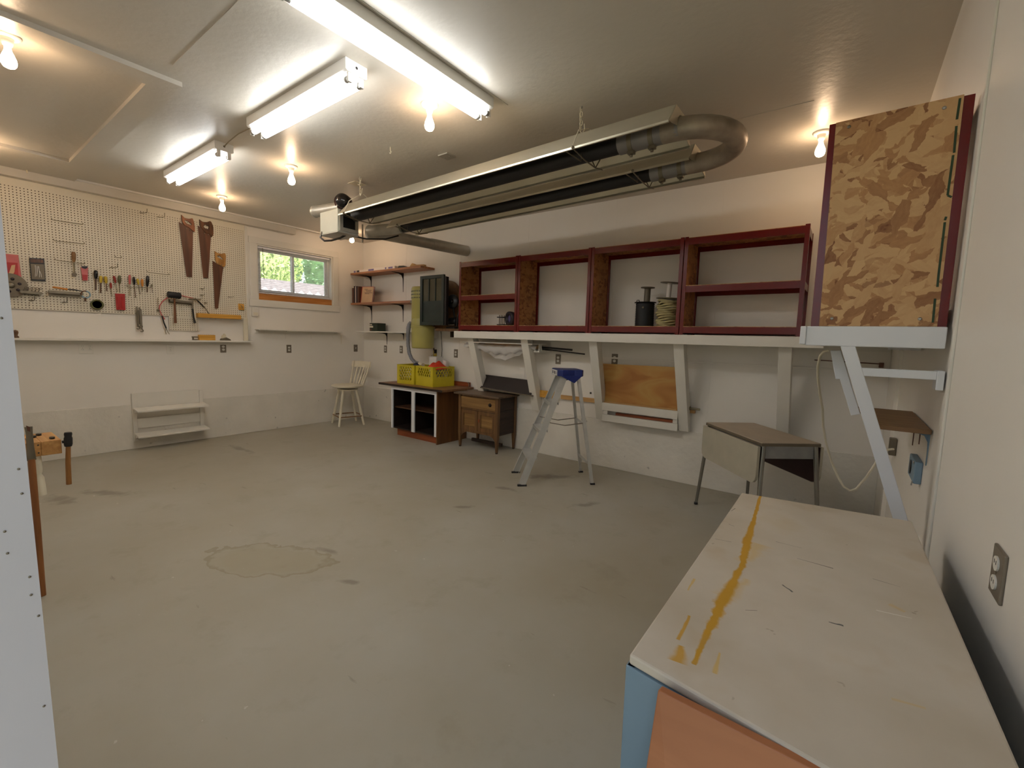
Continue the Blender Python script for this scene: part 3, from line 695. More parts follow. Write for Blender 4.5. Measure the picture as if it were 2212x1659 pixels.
B().prism([P(a, b, PX+.012) for a, b in ((65, 559), (93, 561), (95, 568), (66, 567))], (.001, 0, 0)).build('header', 'sawhandledark', t_)
B().prism([P(a, b, PX+.012) for a, b in ((66, 570), (95, 571), (97, 604), (69, 603))], (.004, 0, 0)).build('clear_cover', 'discgrey', t_)
for a, b, c, d in ((80, 575, 79, 597), (83, 575, 85, 599), (76, 573, 76, 598), (86, 586, 89, 599)):
    B().tube([P(a, b, PX+.02), P((a+c)/2+1, (b+d)/2, PX+.022), P(c, d, PX+.02)], .0025, 6).build('metal_pick', 'whiteplastic', t_)
q = P(23, 616, PX+.015)
t_ = thing('round_disc', 'grey round metal disc with holes hanging at the left edge of the pegboard', 'disc', (PX, q.y, q.z))
rr_ = .115; n_ = 32
ds = B(); ds.prism(circ(q, rr_, (0, 1, 0), (0, 0, 1), n_), (.012, 0, 0)); ds.build('disc', 'discgrey', t_, bevel=.003)
for k in range(6):
    a = k*PI/3+.3; B().lathe([(0, 0), (.014, 0), (.014, .001), (0, .001)], q+V((.0125, .062*math.cos(a), .062*math.sin(a))), (1, 0, 0), 14).build('disc_hole', 'bookdark', t_)
B().lathe([(0, 0), (.03, 0), (.022, .012), (.008, .014), (0, .014)], q+V((.0125, 0, 0)), (1, 0, 0), 18).build('hub', 'toolsteel', t_)
# slotted steel racks
def slotrack(p0, p1, h, n, lab):
    a, b = P(*p0, .03), P(*p1, .03); t_ = thing('tool_rack', lab, 'tool rack', (.03, a.y, a.z))
    r_ = B(); d = b-a
    r_.prism([a, b, b+V((0, 0, -h)), a+V((0, 0, -h))], (.002, 0, 0)); r_.build('back_plate', 'toolsteel', t_)
    r_ = B(); k = n
    for i in range(n+1):
        s0 = a+d*(i/n)-V((0, .004, 0)); r_.beam(s0+V((0, .004, 0)), s0+V((.05, .004, 0)), .008, .002)
    r_.beam(a+V((.05, 0, 0)), b+V((.05, 0, 0)), .012, .002); r_.build('slotted_shelf', 'toolsteel', t_)
    B().beam(a+V((.056, 0, -.012)), b+V((.056, 0, -.012)), .002, .024).build('front_lip', 'toolsteel', t_)
    return t_, a, d
t1, a1, d1 = slotrack((42, 628), (89, 632), .035, 8, 'left slotted steel rack on the pegboard holding small wrenches')
for k in range(5):
    s = a1+d1*(.15+.17*k)+V((.03, 0, 0)); w_ = B().tube([s+V((0, 0, -.04)), s+V((0, .006, .015)), s+V((0, .014, .028))], .0035, 6)
    w_.tube(circ(s+V((0, .022, .036)), .010, (0, 1, 0), (0, 0, 1), 10), .003, 6, closed=True)
    tag(w_.build('hex_key', 'toolsteel'), ('bent key nearest the round disc in the left slotted rack', 'second bent key from the round disc in the left slotted rack', 'middle one of the five bent keys in the left slotted rack', 'fourth bent key from the round disc in the left slotted rack', 'bent key farthest from the round disc in the left slotted rack')[k], 'wrench', 'bent keys in the left slotted rack')
t1, a1, d1 = slotrack((104, 628), (177, 633), .05, 10, 'right slotted steel rack on the pegboard under the yellow tool')
t_ = thing('yellow_handled_tool', 'long tool with a yellow grip and black shaft lying on the right slotted rack', 'tool', P(113, 620, .09))
B().tube([P(113, 620, .09), P(116, 620.5, .09), P(144, 625, .09), P(146, 625.5, .09)], [.006, .010, .010, .007], 12).build('grip', 'tooloran', t_)
B().tube([P(146, 625, .09), P(160, 626, .09), P(178, 629, .09)], [.006, .007, .004], 8).build('shaft', 'black', t_)
q = P(185, 636, .10); t_ = thing('ring_clamp', 'light blue ring clamp with a dark screw at the end of the right rack', 'clamp', q)
B().tube(circ(q, .036, (0, 1, 0), (0, 0, 1), 16, -2.6, 1.4), .007, 8).build('ring', 'lightblue', t_)
B().tube([q+V((0, -.005, -.034)), q+V((0, -.006, -.075))], .008, 8).build('screw', 'sawhandledark', t_)
B().tube(circ(q, .036, (0, 1, 0), (0, 0, 1), 10, 1.2, 3.4), .006, 8).build('strap', 'sawhandledark', t_)
# wooden scraper
t_ = thing('scraper', 'wooden handled scraper with a splayed metal head, hung left of the red pack', 'scraper', P(160, 560))
B().tube([P(158.5, 544, .04), P(159, 548, .04), P(159.5, 560, .04), P(160, 566, .04)], [.012, .018, .016, .009], 12).build('handle', 'brownshelf', t_)
B().tube([P(160, 566, .04), P(161, 590, .04)], .006, 8).build('shaft', 'wiregrey', t_)
B().prism([P(a, b, .038) for a, b in ((157, 589), (163, 589), (167, 593), (164, 597), (160, 598), (156, 597), (155, 593))], (.006, 0, 0)).build('head', 'discgrey', t_)
t_ = pack([(174, 577), (190, 578), (189, 606), (178, 606)], 'toolredlight', 'small red carded pack hung right of the wooden scraper', 'package', 'tool_package')
B().prism([P(a, b, PX+.012) for a, b in ((177, 593), (189, 594), (188, 605), (179, 605))], (.003, 0, 0)).build('lower_panel', 'toolred', t_)
B().prism([P(a, b, PX+.012) for a, b in ((175, 575), (189, 575), (189, 579), (184, 581), (177, 579))], (.004, 0, 0)).build('header', 'bookdark', t_)
# screwdrivers
def driver(hu, hv0, hv1, sv, hm, sm2, lab, r=.012, su=None, sr=.0035, nm='screwdriver'):
    su = hu if su is None else su; x = .045
    hb = hu+(su-hu)*(hv1-hv0)/(sv-hv0)
    t_ = thing(nm, lab, 'screwdriver', P(hu, hv0, x), group='screwdrivers on the pegboard')
    a, b = P(hu, hv0, x), P(hb, hv1, x)
    B().tube([a, a.lerp(b, .08), a.lerp(b, .5), a.lerp(b, .85), b], [r*.6, r, r*1.08, r*.85, r*.6], 12).build('handle', hm, t_)
    c = P(su, sv, x); B().tube([b, b.lerp(c, .9), c], [sr, sr, sr*1.5], 8, flat=.7).build('shaft', sm2, t_)
driver(207, 584, 602, 626, 'blackgloss', 'sawhandledark', 'black handled screwdriver with a thick tip, first in the left row', .017, 207, .007)
driver(218, 596, 611, 633, 'toolyellow', 'sawhandledark', 'left one of two adjoining yellow handled screwdrivers', .014, 217.5, .005)
driver(228, 597, 612, 629, 'toolyellow', 'sawhandledark', 'right one of two adjoining yellow handled screwdrivers', .014, 231, .004)
driver(239, 611, 623, 641, 'bookred', 'wiregrey', 'short brown-red handled screwdriver hung lowest in the left row', .010, 242)
driver(246, 596, 611, 630, 'bookred', 'wiregrey', 'dark red handled screwdriver leaning right in the left row', .011, 254)
driver(258, 595, 613, 632, 'toolgreen', 'wiregrey', 'green and black striped screwdriver at the right end of the left row', .014, 259)
driver(280, 594, 614, 639, 'toolredlight', 'wiregrey', 'pinkish red handled screwdriver, first in the right row', .011, 281)
driver(289, 598, 615, 643, 'blackgloss', 'sawhandledark', 'black square handled screwdriver beside the pinkish red one', .011, 293)
driver(297, 602, 615, 636, 'toolyellow', 'toolsteel', 'small yellow handled screwdriver in the right row', .011, 303)
driver(307, 603, 619, 628, 'tooloran', 'wiregrey', 'orange handled screwdriver in the right row', .012, 308)
driver(319, 596, 619, 631, 'blackgloss', 'sawhandledark', 'large round black handled screwdriver near the end of the right row', .015, 318, .005)
driver(328, 614, 620, 632, 'wiregrey', 'sawhandledark', 'tiny awl with a pale knob at the right end of the row', .008, 329, .002)
rod(275, 620, 326, 622, 'long wire rod carrying the right row of screwdrivers')
q = P(210, 658, .045)
t_ = thing('tape_roll', 'olive green ring of tape hung low on the pegboard', 'tape', q)
B().lathe([(.041, 0), (.054, 0), (.056, .003), (.056, .013), (.054, .016), (.041, .016), (.041, 0)], q-V((.012, 0, 0)), (1, 0, 0), 28).build('tape', 'tapegreen', t_)
t_ = pack([(248, 634), (269, 635), (270, 670), (251, 669)], 'toolred', 'red plastic tool case hung under the left screwdrivers', 'case', 'tool_case', .02)
for du in (0, 9):
    B().prism([P(a, b, PX+.02) for a, b in ((253+du, 641), (258+du, 641), (259+du, 665), (254+du, 665))], (.008, 0, 0)).build('moulding', 'toolred', t_, bevel=.003)
# bunch of wrenches
t_ = thing('wrench_bunch', 'bunch of grey steel wrenches hung below the pegboard edge', 'wrench', P(300, 665, .04))
for k, (u0, v0, u1, v1) in enumerate(((295, 662, 298, 706), (301, 664, 304, 703), (304, 668, 306, 712), (298, 670, 300, 700))):
    a, b = P(u0, v0, .04+.006*k), P(u1, v1, .04+.006*k)
    B().tube([a, b], [.008, .009], 8, flat=.5).tube(circ(b+V((0, 0, -.012)), .014, (0, 1, 0), (0, 0, 1), 8, -2.6, 1.2), .006, 6).build('wrench', 'toolsteel', t_)
# red bowed pole
t_ = thing('bowed_loop', 'red curved steel loop with black grips and forked ends, on the pegboard', 'tool', P(380, 640, .06))
pts = [P(a, b, .050) for a, b in ((356, 690), (349, 680), (344, 668), (345, 660), (352, 650), (362, 643), (375, 639), (390, 638), (402, 641), (416, 644), (424, 647))]
B().tube(pts, .006, 8).build('red_loop', 'toolredlight', t_)
for a in (((350, 682), (354, 697), (359, 709)), ((424, 647), (433, 655), (441, 664))): B().tube([P(u_, v_, .050) for u_, v_ in a], .008, 8).build('grip', 'black', t_)
for a in (((359, 709), (362, 716), (366, 722)), ((359, 709), (357, 716), (359, 722)), ((441, 664), (446, 671), (451, 678)), ((441, 662), (446, 668), (452, 678)), ((342, 670), (341, 655), (341, 643))): B().tube([P(u_, v_, .108 if u_ > 430 else .050) for u_, v_ in a], .0035, 6).build('fork_tip', 'wiregrey', t_)
B().ell(P(342, 670, .050), .016, 10, 6).build('pivot', 'toolsteel', t_)
def ham(head, hr, handle, hm, hd, lab, nm, x=.105):
    t_ = thing(nm, lab, 'hammer', P(*head[0], x)); a, b = P(*head[0], x), P(*head[1], x)
    B().tube([a, a.lerp(b, .06), a.lerp(b, .3), a.lerp(b, .5), a.lerp(b, .7), a.lerp(b, .94), b], [hr*.85, hr, hr*.96, hr, hr*.96, hr, hr*.85], 18).build('head', hd, t_)
    c, d = P(*handle[0], x), P(*handle[1], x)
    B().tube([c, c.lerp(d, .35), c.lerp(d, .8), d], [.010, .011, .014, .015], 12).build('handle', hm, t_)
ham(((362, 636), (390, 639)), .038, ((377, 645), (379, 698)), 'mallethandle', 'rubber', 'black rubber mallet with a brown wooden handle hung on the pegboard', 'rubber_mallet')
t1, a1, d1 = slotrack((364, 647), (414, 652), .04, 8, 'slotted steel rack behind the black rubber mallet')
t_ = thing('claw_hammer', 'claw hammer with a black grip hung right of the rubber mallet', 'hammer', P(417, 650, .07))
B().tube([P(408, 646, .07), P(414, 646, .07), P(422, 646.5, .07), P(427, 648, .07)], [.010, .012, .013, .011], 12).build('head', 'toolsteel', t_)
B().tube([P(416, 650, .07), P(416, 667, .07)], .007, 10).build('shaft', 'toolsteel', t_)
B().tube([P(416, 667, .07), P(418, 685, .07), P(421, 698, .07)], [.010, .011, .015], 12).build('grip', 'black', t_)
# shelves, rack and small things below the board
sh = thing('wall_shelf', 'long narrow white shelf running below the pegboard', 'shelf', (0, -3, 1.29))
B().box((.0, -4.55, 1.272), (.125, -1.845, 1.294)).build('shelf_board', 'trimwhite', sh, bevel=.002)
B().box((.0, -4.55, 1.235), (.02, -1.92, 1.272)).build('cleat', 'trimwhite', sh)
B().box((.02, -1.93, 1.294), (.045, -1.875, 1.60)).build('end_upright', 'cream', sh, bevel=.002)
t_ = thing('tool_holder', 'long honey coloured wooden tool holder with holes above the narrow shelf', 'tool holder', P(475, 682, .05))
a, b = P(428, 676, .10), P(521, 679, .10)
B().box((.02, a.y, a.z-.055), (.10, b.y, a.z)).build('holder_block', 'yellowpine', t_, bevel=.003)
for k in range(6):
    y = a.y+(b.y-a.y)*(.1+.16*k); B().lathe([(0, 0), (.009, 0), (.009, .001), (0, .001)], (.065, y, a.z), (0, 0, 1), 12).build('holder_hole', 'cabdark', t_)
    if k in (1, 2, 3): B().tube([(.065, y, a.z-.055), (.065, y, a.z-.072)], .006, 8).build('bit_tip', 'whiteplastic', t_)
a, b = P(515, 656, .03), P(527, 670, .03)
t_ = thing('wooden_plate', 'small yellow wooden plate on the board near the window corner', 'plate', (.02, a.y, b.z))
B().box((.02, a.y, b.z), (.04, b.y, a.z)).build('plate', 'yellowpine', t_, bevel=.002)
B().tube([(.042, (a.y+b.y)/2-.01, a.z-.02), (.055, (a.y+b.y)/2, a.z-.03), (.042, (a.y+b.y)/2+.01, b.z+.02)], .004, 6).build('small_hook', 'toolsteel', t_)
a, b = W(430, 718, x=.10), W(465, 718, x=.10)
t_ = thing('bit_block', 'honey coloured drilled wooden block standing on the narrow shelf', 'block', (.06, a.y, 1.294))
B().box((.05, a.y, 1.294), (.10, b.y, 1.362)).build('wood_block', 'yellowpine', t_, bevel=.002)
for k in range(7): B().lathe([(0, 0), (.005, 0), (.005, .001), (0, .001)], (.075, a.y+(b.y-a.y)*(.1+.133*k), 1.362), (0, 0, 1), 8).build('drilled_hole', 'cabdark', t_)
a = W(421, 728, x=.08); t_ = thing('small_clamp', 'tiny grey metal clamp on the narrow shelf left of the wooden block', 'clamp', (.08, a.y, 1.294))
B().box((.06, a.y-.025, 1.294), (.10, a.y+.025, 1.306)).box((.06, a.y-.025, 1.306), (.10, a.y-.015, 1.33)).box((.06, a.y-.03, 1.325), (.10, a.y+.03, 1.34)).build('clamp_body', 'discgrey', t_, bevel=.002)
a = W(486, 724, x=.08); t_ = thing('bench_plane', 'small grey metal plane on the narrow shelf under the wooden holder', 'plane', (.08, a.y, 1.294))
B().prism([(.06, a.y-.06, 1.294), (.06, a.y+.065, 1.294), (.06, a.y+.055, 1.312), (.06, a.y+.01, 1.335), (.06, a.y-.05, 1.318)], (.045, 0, 0)).build('plane_body', 'discgrey', t_, bevel=.004)
B().prism([(.07, a.y-.04, 1.315), (.07, a.y+.015, 1.33), (.07, a.y+.01, 1.368), (.07, a.y-.01, 1.385), (.07, a.y-.04, 1.355)], (.02, 0, 0)).build('plane_handle', 'dirtwhite', t_, bevel=.004)
a = W(34, 722, x=.08); t_ = thing('turned_finial', 'small turned brown wooden finial on the narrow shelf at the far left', 'knob', (.08, a.y, 1.294))
B().lathe([(0, 0), (.022, 0), (.022, .012), (.012, .022), (.02, .05), (.018, .07), (0, .078)], (.08, a.y, 1.294), seg=16).build('knob', 'oak', t_)
# outlets and switches
def outlet(c, n, lab, plate='outletplate', w=.072, h=.118, kind=2):
    """c centre, n wall normal axis ('x+','y-','x-')"""
    c = V(c); a, nn = {'x+': (V((0, 1, 0)), V((1, 0, 0))), 'y-': (V((1, 0, 0)), V((0, -1, 0))), 'x-': (V((0, 1, 0)), V((-1, 0, 0)))}[n]; z = V((0, 0, 1))
    t_ = thing('power_outlet' if kind == 2 else 'light_switch', lab, 'outlet' if kind == 2 else 'switch', c, group=None)
    B().prism([c-a*w/2-z*h/2, c+a*w/2-z*h/2, c+a*w/2+z*h/2, c-a*w/2+z*h/2], nn*.006).build('cover_plate', plate, t_, bevel=.0025)
    if kind == 2:
        nx = 2 if w > .1 else 1
        for ix in range(nx):
            off = a*(0 if nx == 1 else (ix-.5)*w*.5)
            for s in (-1, 1):
                q = c+off+z*s*.0195+nn*.0062
                r_ = B().prism(circ(q, .0170, a, z, 16, r2=.0145), nn*.003).build('receptacle', 'outletwhite', t_)
                sl_ = B()
                for k in (-1, 1): sl_.prism([q+nn*.0031+a*(k*.006-.001)-z*.001, q+nn*.0031+a*(k*.006+.001)-z*.001, q+nn*.0031+a*(k*.006+.001)+z*.007, q+nn*.0031+a*(k*.006-.001)+z*.007], nn*.0004)
                so_ = sl_.build('slots', 'black', r_); so_['kind'] = 'stuff'
            B().lathe([(0, 0), (.003, 0), (.003, .001), (0, .001)], c+off+nn*.006, nn, 8).build('screw', 'toolsteel', t_)
    else:
        B().prism([c-a*.006-z*.012+nn*.006, c+a*.006-z*.012+nn*.006, c+a*.006+z*.012+nn*.006, c-a*.006+z*.012+nn*.006], nn*.002).build('switch_well', 'outletwhite', t_)
        B().beam(c+nn*.007, c+nn*.02+z*.006, .007, .009, a).build('toggle', 'whiteplastic', t_)
    return t_
outlet(W(186, 752, x=0), 'x+', 'white double outlet plate under the narrow shelf, leftmost', 'trimwhite', .118)
outlet(W(368, 755, x=0), 'x+', 'white outlet plate under the middle of the narrow shelf', 'trimwhite')
outlet(W(482, 752, x=0), 'x+', 'grey framed outlet under the right end of the narrow shelf')
outlet(W(624, 753.5, x=0), 'x+', 'grey framed outlet under the shelf below the window')
outlet(W(768, 752, x=0), 'x+', 'grey framed switch in the corner, over the white chair', kind=1)
outlet(W(833, 754, y=0), 'y-', 'grey framed outlet under the lowest of the corner shelves, left one')
outlet(W(867, 755, y=0), 'y-', 'grey framed outlet left of the grey hose')
oc = outlet(W(940, 763, y=0), 'y-', 'yellowed outlet with two plugs in it, right of the olive canister', 'toolyellow')
outlet(W(985, 763.5, y=0), 'y-', 'grey framed outlet left of the first white brace')
outlet(W(1206, 776, y=0), 'y-', 'dark framed outlet above the stepladder')
outlet(W(1328, 776, y=0), 'y-', 'dark framed outlet above the plywood sheet')
outlet(W(2161, 1240, x=L), 'x-', 'large looking grey outlet on the right wall beside the workbench', w=.078, h=.100)
a = W(550, 674, x=.0)
t_ = thing('thermostat', 'small white wall control box under the left end of the window apron', 'thermostat', a)
B().box((0, a.y-.045, a.z-.06), (.03, a.y+.04, a.z+.06)).build('case', 'trimwhite', t_, bevel=.004)
B().box((.03, a.y-.03, a.z-.045), (.034, a.y+.03, a.z-.005)).build('dial_cover', 'cream', t_, bevel=.002)
cb = B().tube([(.01, -.44, 1.40), (.01, -.44, 1.26)], .006, 8); tag(cb.build('wall_cord_cover', 'cream'), 'short pale cord cover on the wall right of the shelf below the window', 'cord')
# low white shelf below the window
sh = thing('wall_shelf', 'white shelf on white brackets directly below the window', 'shelf', (0, -1.15, 1.45))
B().box((0, -1.77, 1.445), (.15, -.50, 1.463)).build('shelf_board', 'trimwhite', sh, bevel=.002)
B().box((0, -1.77, 1.405), (.02, -.50, 1.445)).build('cleat', 'trimwhite', sh)
def bracket(parent, c, nd, dep, drop, mat, sgn=None):
    """steel shelf bracket: c = top corner at the wall, nd = out of the wall"""
    c = V(c); nd = V(nd); z = V((0, 0, 1)); sd = nd.cross(z)
    b = B(); b.prism([c-sd*.012, c+sd*.012, c+sd*.004-z*drop, c-sd*.004-z*drop], nd*.003)
    b.prism([c-sd*.012, c+sd*.012, c+sd*.006+nd*dep, c-sd*.006+nd*dep], -z*.003)
    b.prism([c-sd*.0015-z*drop*.97, c-sd*.0015-z*drop*.30+nd*dep*.05, c-sd*.0015-z*drop*.12+nd*dep*.16, c-sd*.0015-z*drop*.06+nd*dep*.40, c-sd*.0015+nd*dep*.98-z*.004, c-sd*.0015], sd*.003)
    return b.build('bracket', mat, parent)
for y in (-1.34, -.95, -.57): bracket(sh, (0, y, 1.445), (1, 0, 0), .13, .11, 'trimwhite')
# white two-shelf rack on the stub wall
sh = thing('low_wall_rack', 'low white wooden rack with two sloping shelves near the floor on the left wall', 'shelf', (.012, -2.8, .3))
for y0_, y1_, z0_, z1_ in ((-3.165, -3.125, .09, .66), (-2.485, -2.445, .12, .65)):
    B().box((.012, y0_, z0_), (.045, y1_, z1_)).build('upright', 'trimwhite', sh, bevel=.003)
B().box((.012, -3.125, .24), (.030, -2.485, .36)).build('back_rail', 'trimwhite', sh, bevel=.002)
B().box((.012, -3.125, .49), (.024, -2.485, .66)).build('back_panel', 'trimwhite', sh, bevel=.002)
for z0_ in (.475, .175):
    B().prism([(.045, -3.16, z0_+.0), (.22, -3.16, z0_-.02), (.22, -3.16, z0_-.002), (.045, -3.16, z0_+.018)], (0, .72, 0)).build('shelf_board', 'trimwhite', sh, bevel=.002)
    for y in (-3.14, -2.47): B().prism([(.045, y-.008, z0_), (.045, y-.008, z0_-.05), (.16, y-.008, z0_-.013)], (0, .016, 0)).build('support', 'trimwhite', sh)

# ================================================================ corner shelves and what is on them
def cshelf(x0, x1, z, dep, mat, brs, drop, lab, bm='black'):
    sh = thing('wall_shelf', lab, 'shelf', ((x0+x1)/2, 0, z)); B().box((x0, -dep, z-(.010 if z > 1.8 else 0)), (x1, -.002, z+.019)).build('shelf_board', mat, sh, bevel=.002)
    for x, dr in brs: bracket(sh, (x, 0, z-(.010 if z > 1.8 else 0)), (0, -1, 0), dep*.85, dr, bm)
    return sh
Z1, Z2, Z3 = 2.402, 1.918, 1.462
cshelf(.03, 1.735, Z1, .27, 'shelfwood', ((.213, .25), (1.03, .29)), 0, 'top wooden shelf in the corner right of the window')
cshelf(.03, 1.60, Z2, .27, 'shelfwood', ((.222, .28), (1.032, .27)), 0, 'middle wooden shelf in the corner, with books on it')
cshelf(.14, 1.42, Z3, .25, 'trimwhite', ((.628, .19), (1.045, .10)), 0, 'lowest shelf in the corner, painted white, with a dark green box')
lv = thing('spirit_level', 'long white and violet box lying on the top corner shelf', 'box', (.7, -.22, Z1+.019))
B().box((.10, -.26, Z1+.019), (1.15, -.20, Z1+.058)).build('box_body', 'paper', lv, bevel=.002)
for xa, xb, mt in ((.11, .16, 'violet'), (.19, .26, 'bookdark'), (.50, .64, 'violet'), (.92, .95, 'violet'), (1.0, 1.10, 'violet')):
    B().box((xa, -.2615, Z1+.024), (xb, -.2600, Z1+.050)).build('printed_band', mt, lv)
t_ = B().prism([(1.20, -.25, Z1+.019), (1.42, -.25, Z1+.019), (1.33, -.25, Z1+.05), (1.22, -.25, Z1+.055)], (0, .06, 0)); tag(t_.build('black_tool', 'black', bevel=.006), 'flat black tool lying beside the long box on the top corner shelf', 'tool')
t_ = B().prism([(1.45, -.23, Z1+.019), (1.72, -.20, Z1+.019), (1.72, -.20, Z1+.045), (1.56, -.22, Z1+.05), (1.50, -.23, Z1+.075), (1.46, -.23, Z1+.04)], (0, .05, 0)); tag(t_.build('wood_offcut', 'pine', bevel=.004), 'curved wooden offcut at the right end of the top corner shelf', 'offcut')
def book(x, w, h, d, mat, lab, tilt=0):
    t_ = thing('book', lab, 'book', (x, -.14, Z2+.019), group='books on the middle corner shelf')
    m_ = Matrix.Translation((x, -.25, Z2+.019)) @ Matrix.Rotation(tilt, 4, 'Y')
    B().box((0, 0, 0), (.003, d, h)).box((w-.003, 0, 0), (w, d, h)).box((.003, 0, 0), (w-.003, .003, h)).xf(m_).build('cover', mat, t_)
    B().box((.003, .004, .004), (w-.003, d-.004, h-.004)).xf(m_).build('pages', 'paper', t_)
book(.045, .045, .245, .19, 'bookbrown', 'brown book at the left end of the middle corner shelf')
book(.092, .035, .275, .20, 'bookdark', 'first dark tall book, beside the brown one')
book(.129, .020, .27, .20, 'paper', 'thin white book standing between two dark books')
book(.151, .035, .27, .20, 'bookdark', 'second dark tall book, right of the thin white one')
book(.188, .042, .265, .20, 'bookbrown', 'reddish brown book right of the second dark one')
t_ = thing('book', 'large red bound book leaning with its pale printed cover facing out', 'book', (.35, -.24, Z2+.019), group='books on the middle corner shelf')
m_ = Matrix.Translation((.245, -.235, Z2+.021)) @ Matrix.Rotation(-.10, 4, 'X') @ Matrix.Rotation(.04, 4, 'Y')
B().box((0, 0, 0), (.31, .004, .262)).box((0, .026, 0), (.31, .03, .262)).box((0, .004, 0), (.004, .026, .262)).xf(m_).build('cover', 'bookred', t_)
B().box((.005, .0045, .004), (.304, .0255, .258)).xf(m_).build('pages', 'paper', t_)
B().box((.02, -.001, 0), (.31, 0, .255)).xf(m_).build('cover_sheet', 'cardtan', t_)
for k, (z_, xa, xb) in enumerate(((.215, .08, .17), (.198, .11, .27), (.178, .13, .26), (.160, .09, .29), (.142, .10, .22))):
    B().box((xa, -.0016, z_), (xb, -.001, z_+.006)).xf(m_).build('print_line', 'bookdark', t_)
t_ = thing('green_box', 'dark green carton with a pale printed panel on the lowest corner shelf', 'box', (.55, -.15, Z3+.019))
B().box((.50, -.24, Z3+.019), (.70, -.08, Z3+.149)).build('carton', 'greenbox', t_, bevel=.002)
B().box((.503, -.2415, Z3+.115), (.565, -.240, Z3+.132)).build('pale_print', 'cream', t_)
B().box((.503, -.2415, Z3+.075), (.59, -.240, Z3+.105)).build('pale_print', 'cream', t_)
B().box((.503, -.2415, Z3+.030), (.55, -.240, Z3+.06)).build('brown_print', 'bookbrown', t_)

# ================================================================ olive canister, hose, green case
t_ = thing('vacuum_canister', 'olive yellow wall vacuum canister with a bulging lower tank', 'vacuum', (1.765, -.24, 1.25))
cx_, cy_ = 1.765, -.245
B().lathe([(0, 1.245), (.150, 1.25), (.158, 1.265), (.165, 1.545), (.163, 1.565), (0, 1.565)], (cx_, cy_, 0), seg=36).build('lower_tank', 'olive', t_)
B().lathe([(.169, 1.540), (.172, 1.548), (.172, 1.566), (.166, 1.572), (0, 1.572)], (cx_, cy_, 0), seg=36).build('tank_band', 'olive', t_)
B().lathe([(.155, 1.570), (.150, 1.66), (.148, 1.665), (.148, 1.672), (.150, 1.677), (.150, 1.93), (.152, 1.935), (.152, 2.09), (.140, 2.115), (0, 2.12)], (cx_-.02, cy_, 0), seg=36).build('upper_body', 'olive', t_)
for k in range(10):
    for r_ in range(3):
        a = -2.9+k*.24; B().box((-.012, -.002, -.008), (.012, .002, .008)).xf(Matrix.Translation((cx_-.02+.153*math.cos(a), cy_+.153*math.sin(a), 1.96+r_*.045)) @ Matrix.Rotation(a+PI/2, 4, 'Z')).build('vent_slot', 'toolgreen', t_)
B().box((cx_-.13, cy_-.13, 1.885), (cx_-.09, cy_-.10, 1.925)).build('brand_plate', 'toolsteel', t_, bevel=.002)
B().box((cx_-.06, -.10, 1.4), (cx_+.06, 0, 2.0)).build('wall_mount', 'trimwhite', t_)
B().tube([(cx_+.10, cy_-.03, 2.11), (cx_+.10, cy_-.03, 2.15), (cx_+.14, cy_, 2.16)], .01, 8).build('cord_outlet', 'black', t_)
hs = thing('vacuum_hose', 'grey flexible hose curving from the olive canister into the yellow crates', 'hose', (1.62, -.25, 1.2))
hp = [W(888, 696, y=-.32), W(884, 700, y=-.34), W(881.5, 708, y=-.35), W(881, 722, y=-.36), W(881.5, 745, y=-.36), W(884, 763, y=-.37), W(889, 775, y=-.36), W(897, 783, y=-.34), W(906, 786, y=-.32)]
fine = []
for i in range(len(hp)-1):
    for k in range(6): fine.append(hp[i].lerp(hp[i+1], k/6))
B().tube(fine, [.024+.0025*(i % 2) for i in range(len(fine))], 12).build('hose', 'greyhose', hs)
B().tube([hp[1], hp[3]], .029, 14).build('hose_cuff', 'greyhose', hs, label='darker grey hose cuff')
B().tube([hp[-1]-V((.01, 0, 0)), hp[-1]+V((.09, -.01, -.012))], .028, 12).build('hose_end', 'dirtwhite', hs)
# green case with louvred front
gc = thing('green_case', 'dark green metal case with three glazed slots, on the wall beside the shelving', 'case', (2.1, -.2, 1.9))
gx0, gx1, gz0, gz1, gy = 1.87, 2.335, 1.575, 2.245, -.40
g0 = B()
g0.box((gx0, gy, gz0), (gx0+.045, gy+.03, gz1)).box((gx1-.045, gy, gz0), (gx1, gy+.03, gz1)).box((gx0+.045, gy, gz1-.045), (gx1-.045, gy+.03, gz1)).box((gx0+.045, gy, gz0), (gx1-.045, gy+.03, gz0+.045))
g0.build('front_frame', 'darkgreen', gc, bevel=.004)
B().box((gx0+.04, gy+.014, gz0+.04), (gx1-.04, gy+.02, gz0+.33)).build('front_panel', 'darkgreen', gc)
for k in range(3):
    xa = gx0+.045+k*.126
    B().box((xa+.008, gy+.016, gz0+.33), (xa+.116, gy+.02, gz1-.04)).build('glazed_slot', 'greenpane', gc)
for k in range(2): B().box((gx0+.045+.120+k*.126, gy+.004, gz0+.33), (gx0+.045+.132+k*.126, gy+.02, gz1-.04)).build('mullion', 'darkgreen', gc)
B().box((gx0+.01, gy+.03, gz0+.01), (gx1-.01, gy+.07, gz1-.02)).build('case_body', 'black', gc, bevel=.005)
for z_ in (1.70, 2.12): B().box((1.96, gy+.07, z_), (2.00, -.004, z_+.04)).build('mounting_arm', 'black', gc)
B().box((gx1-.01, gy+.01, gz0-.0), (gx1+.035, gy+.06, gz1-.03)).build('side_flange', 'black', gc, bevel=.004)
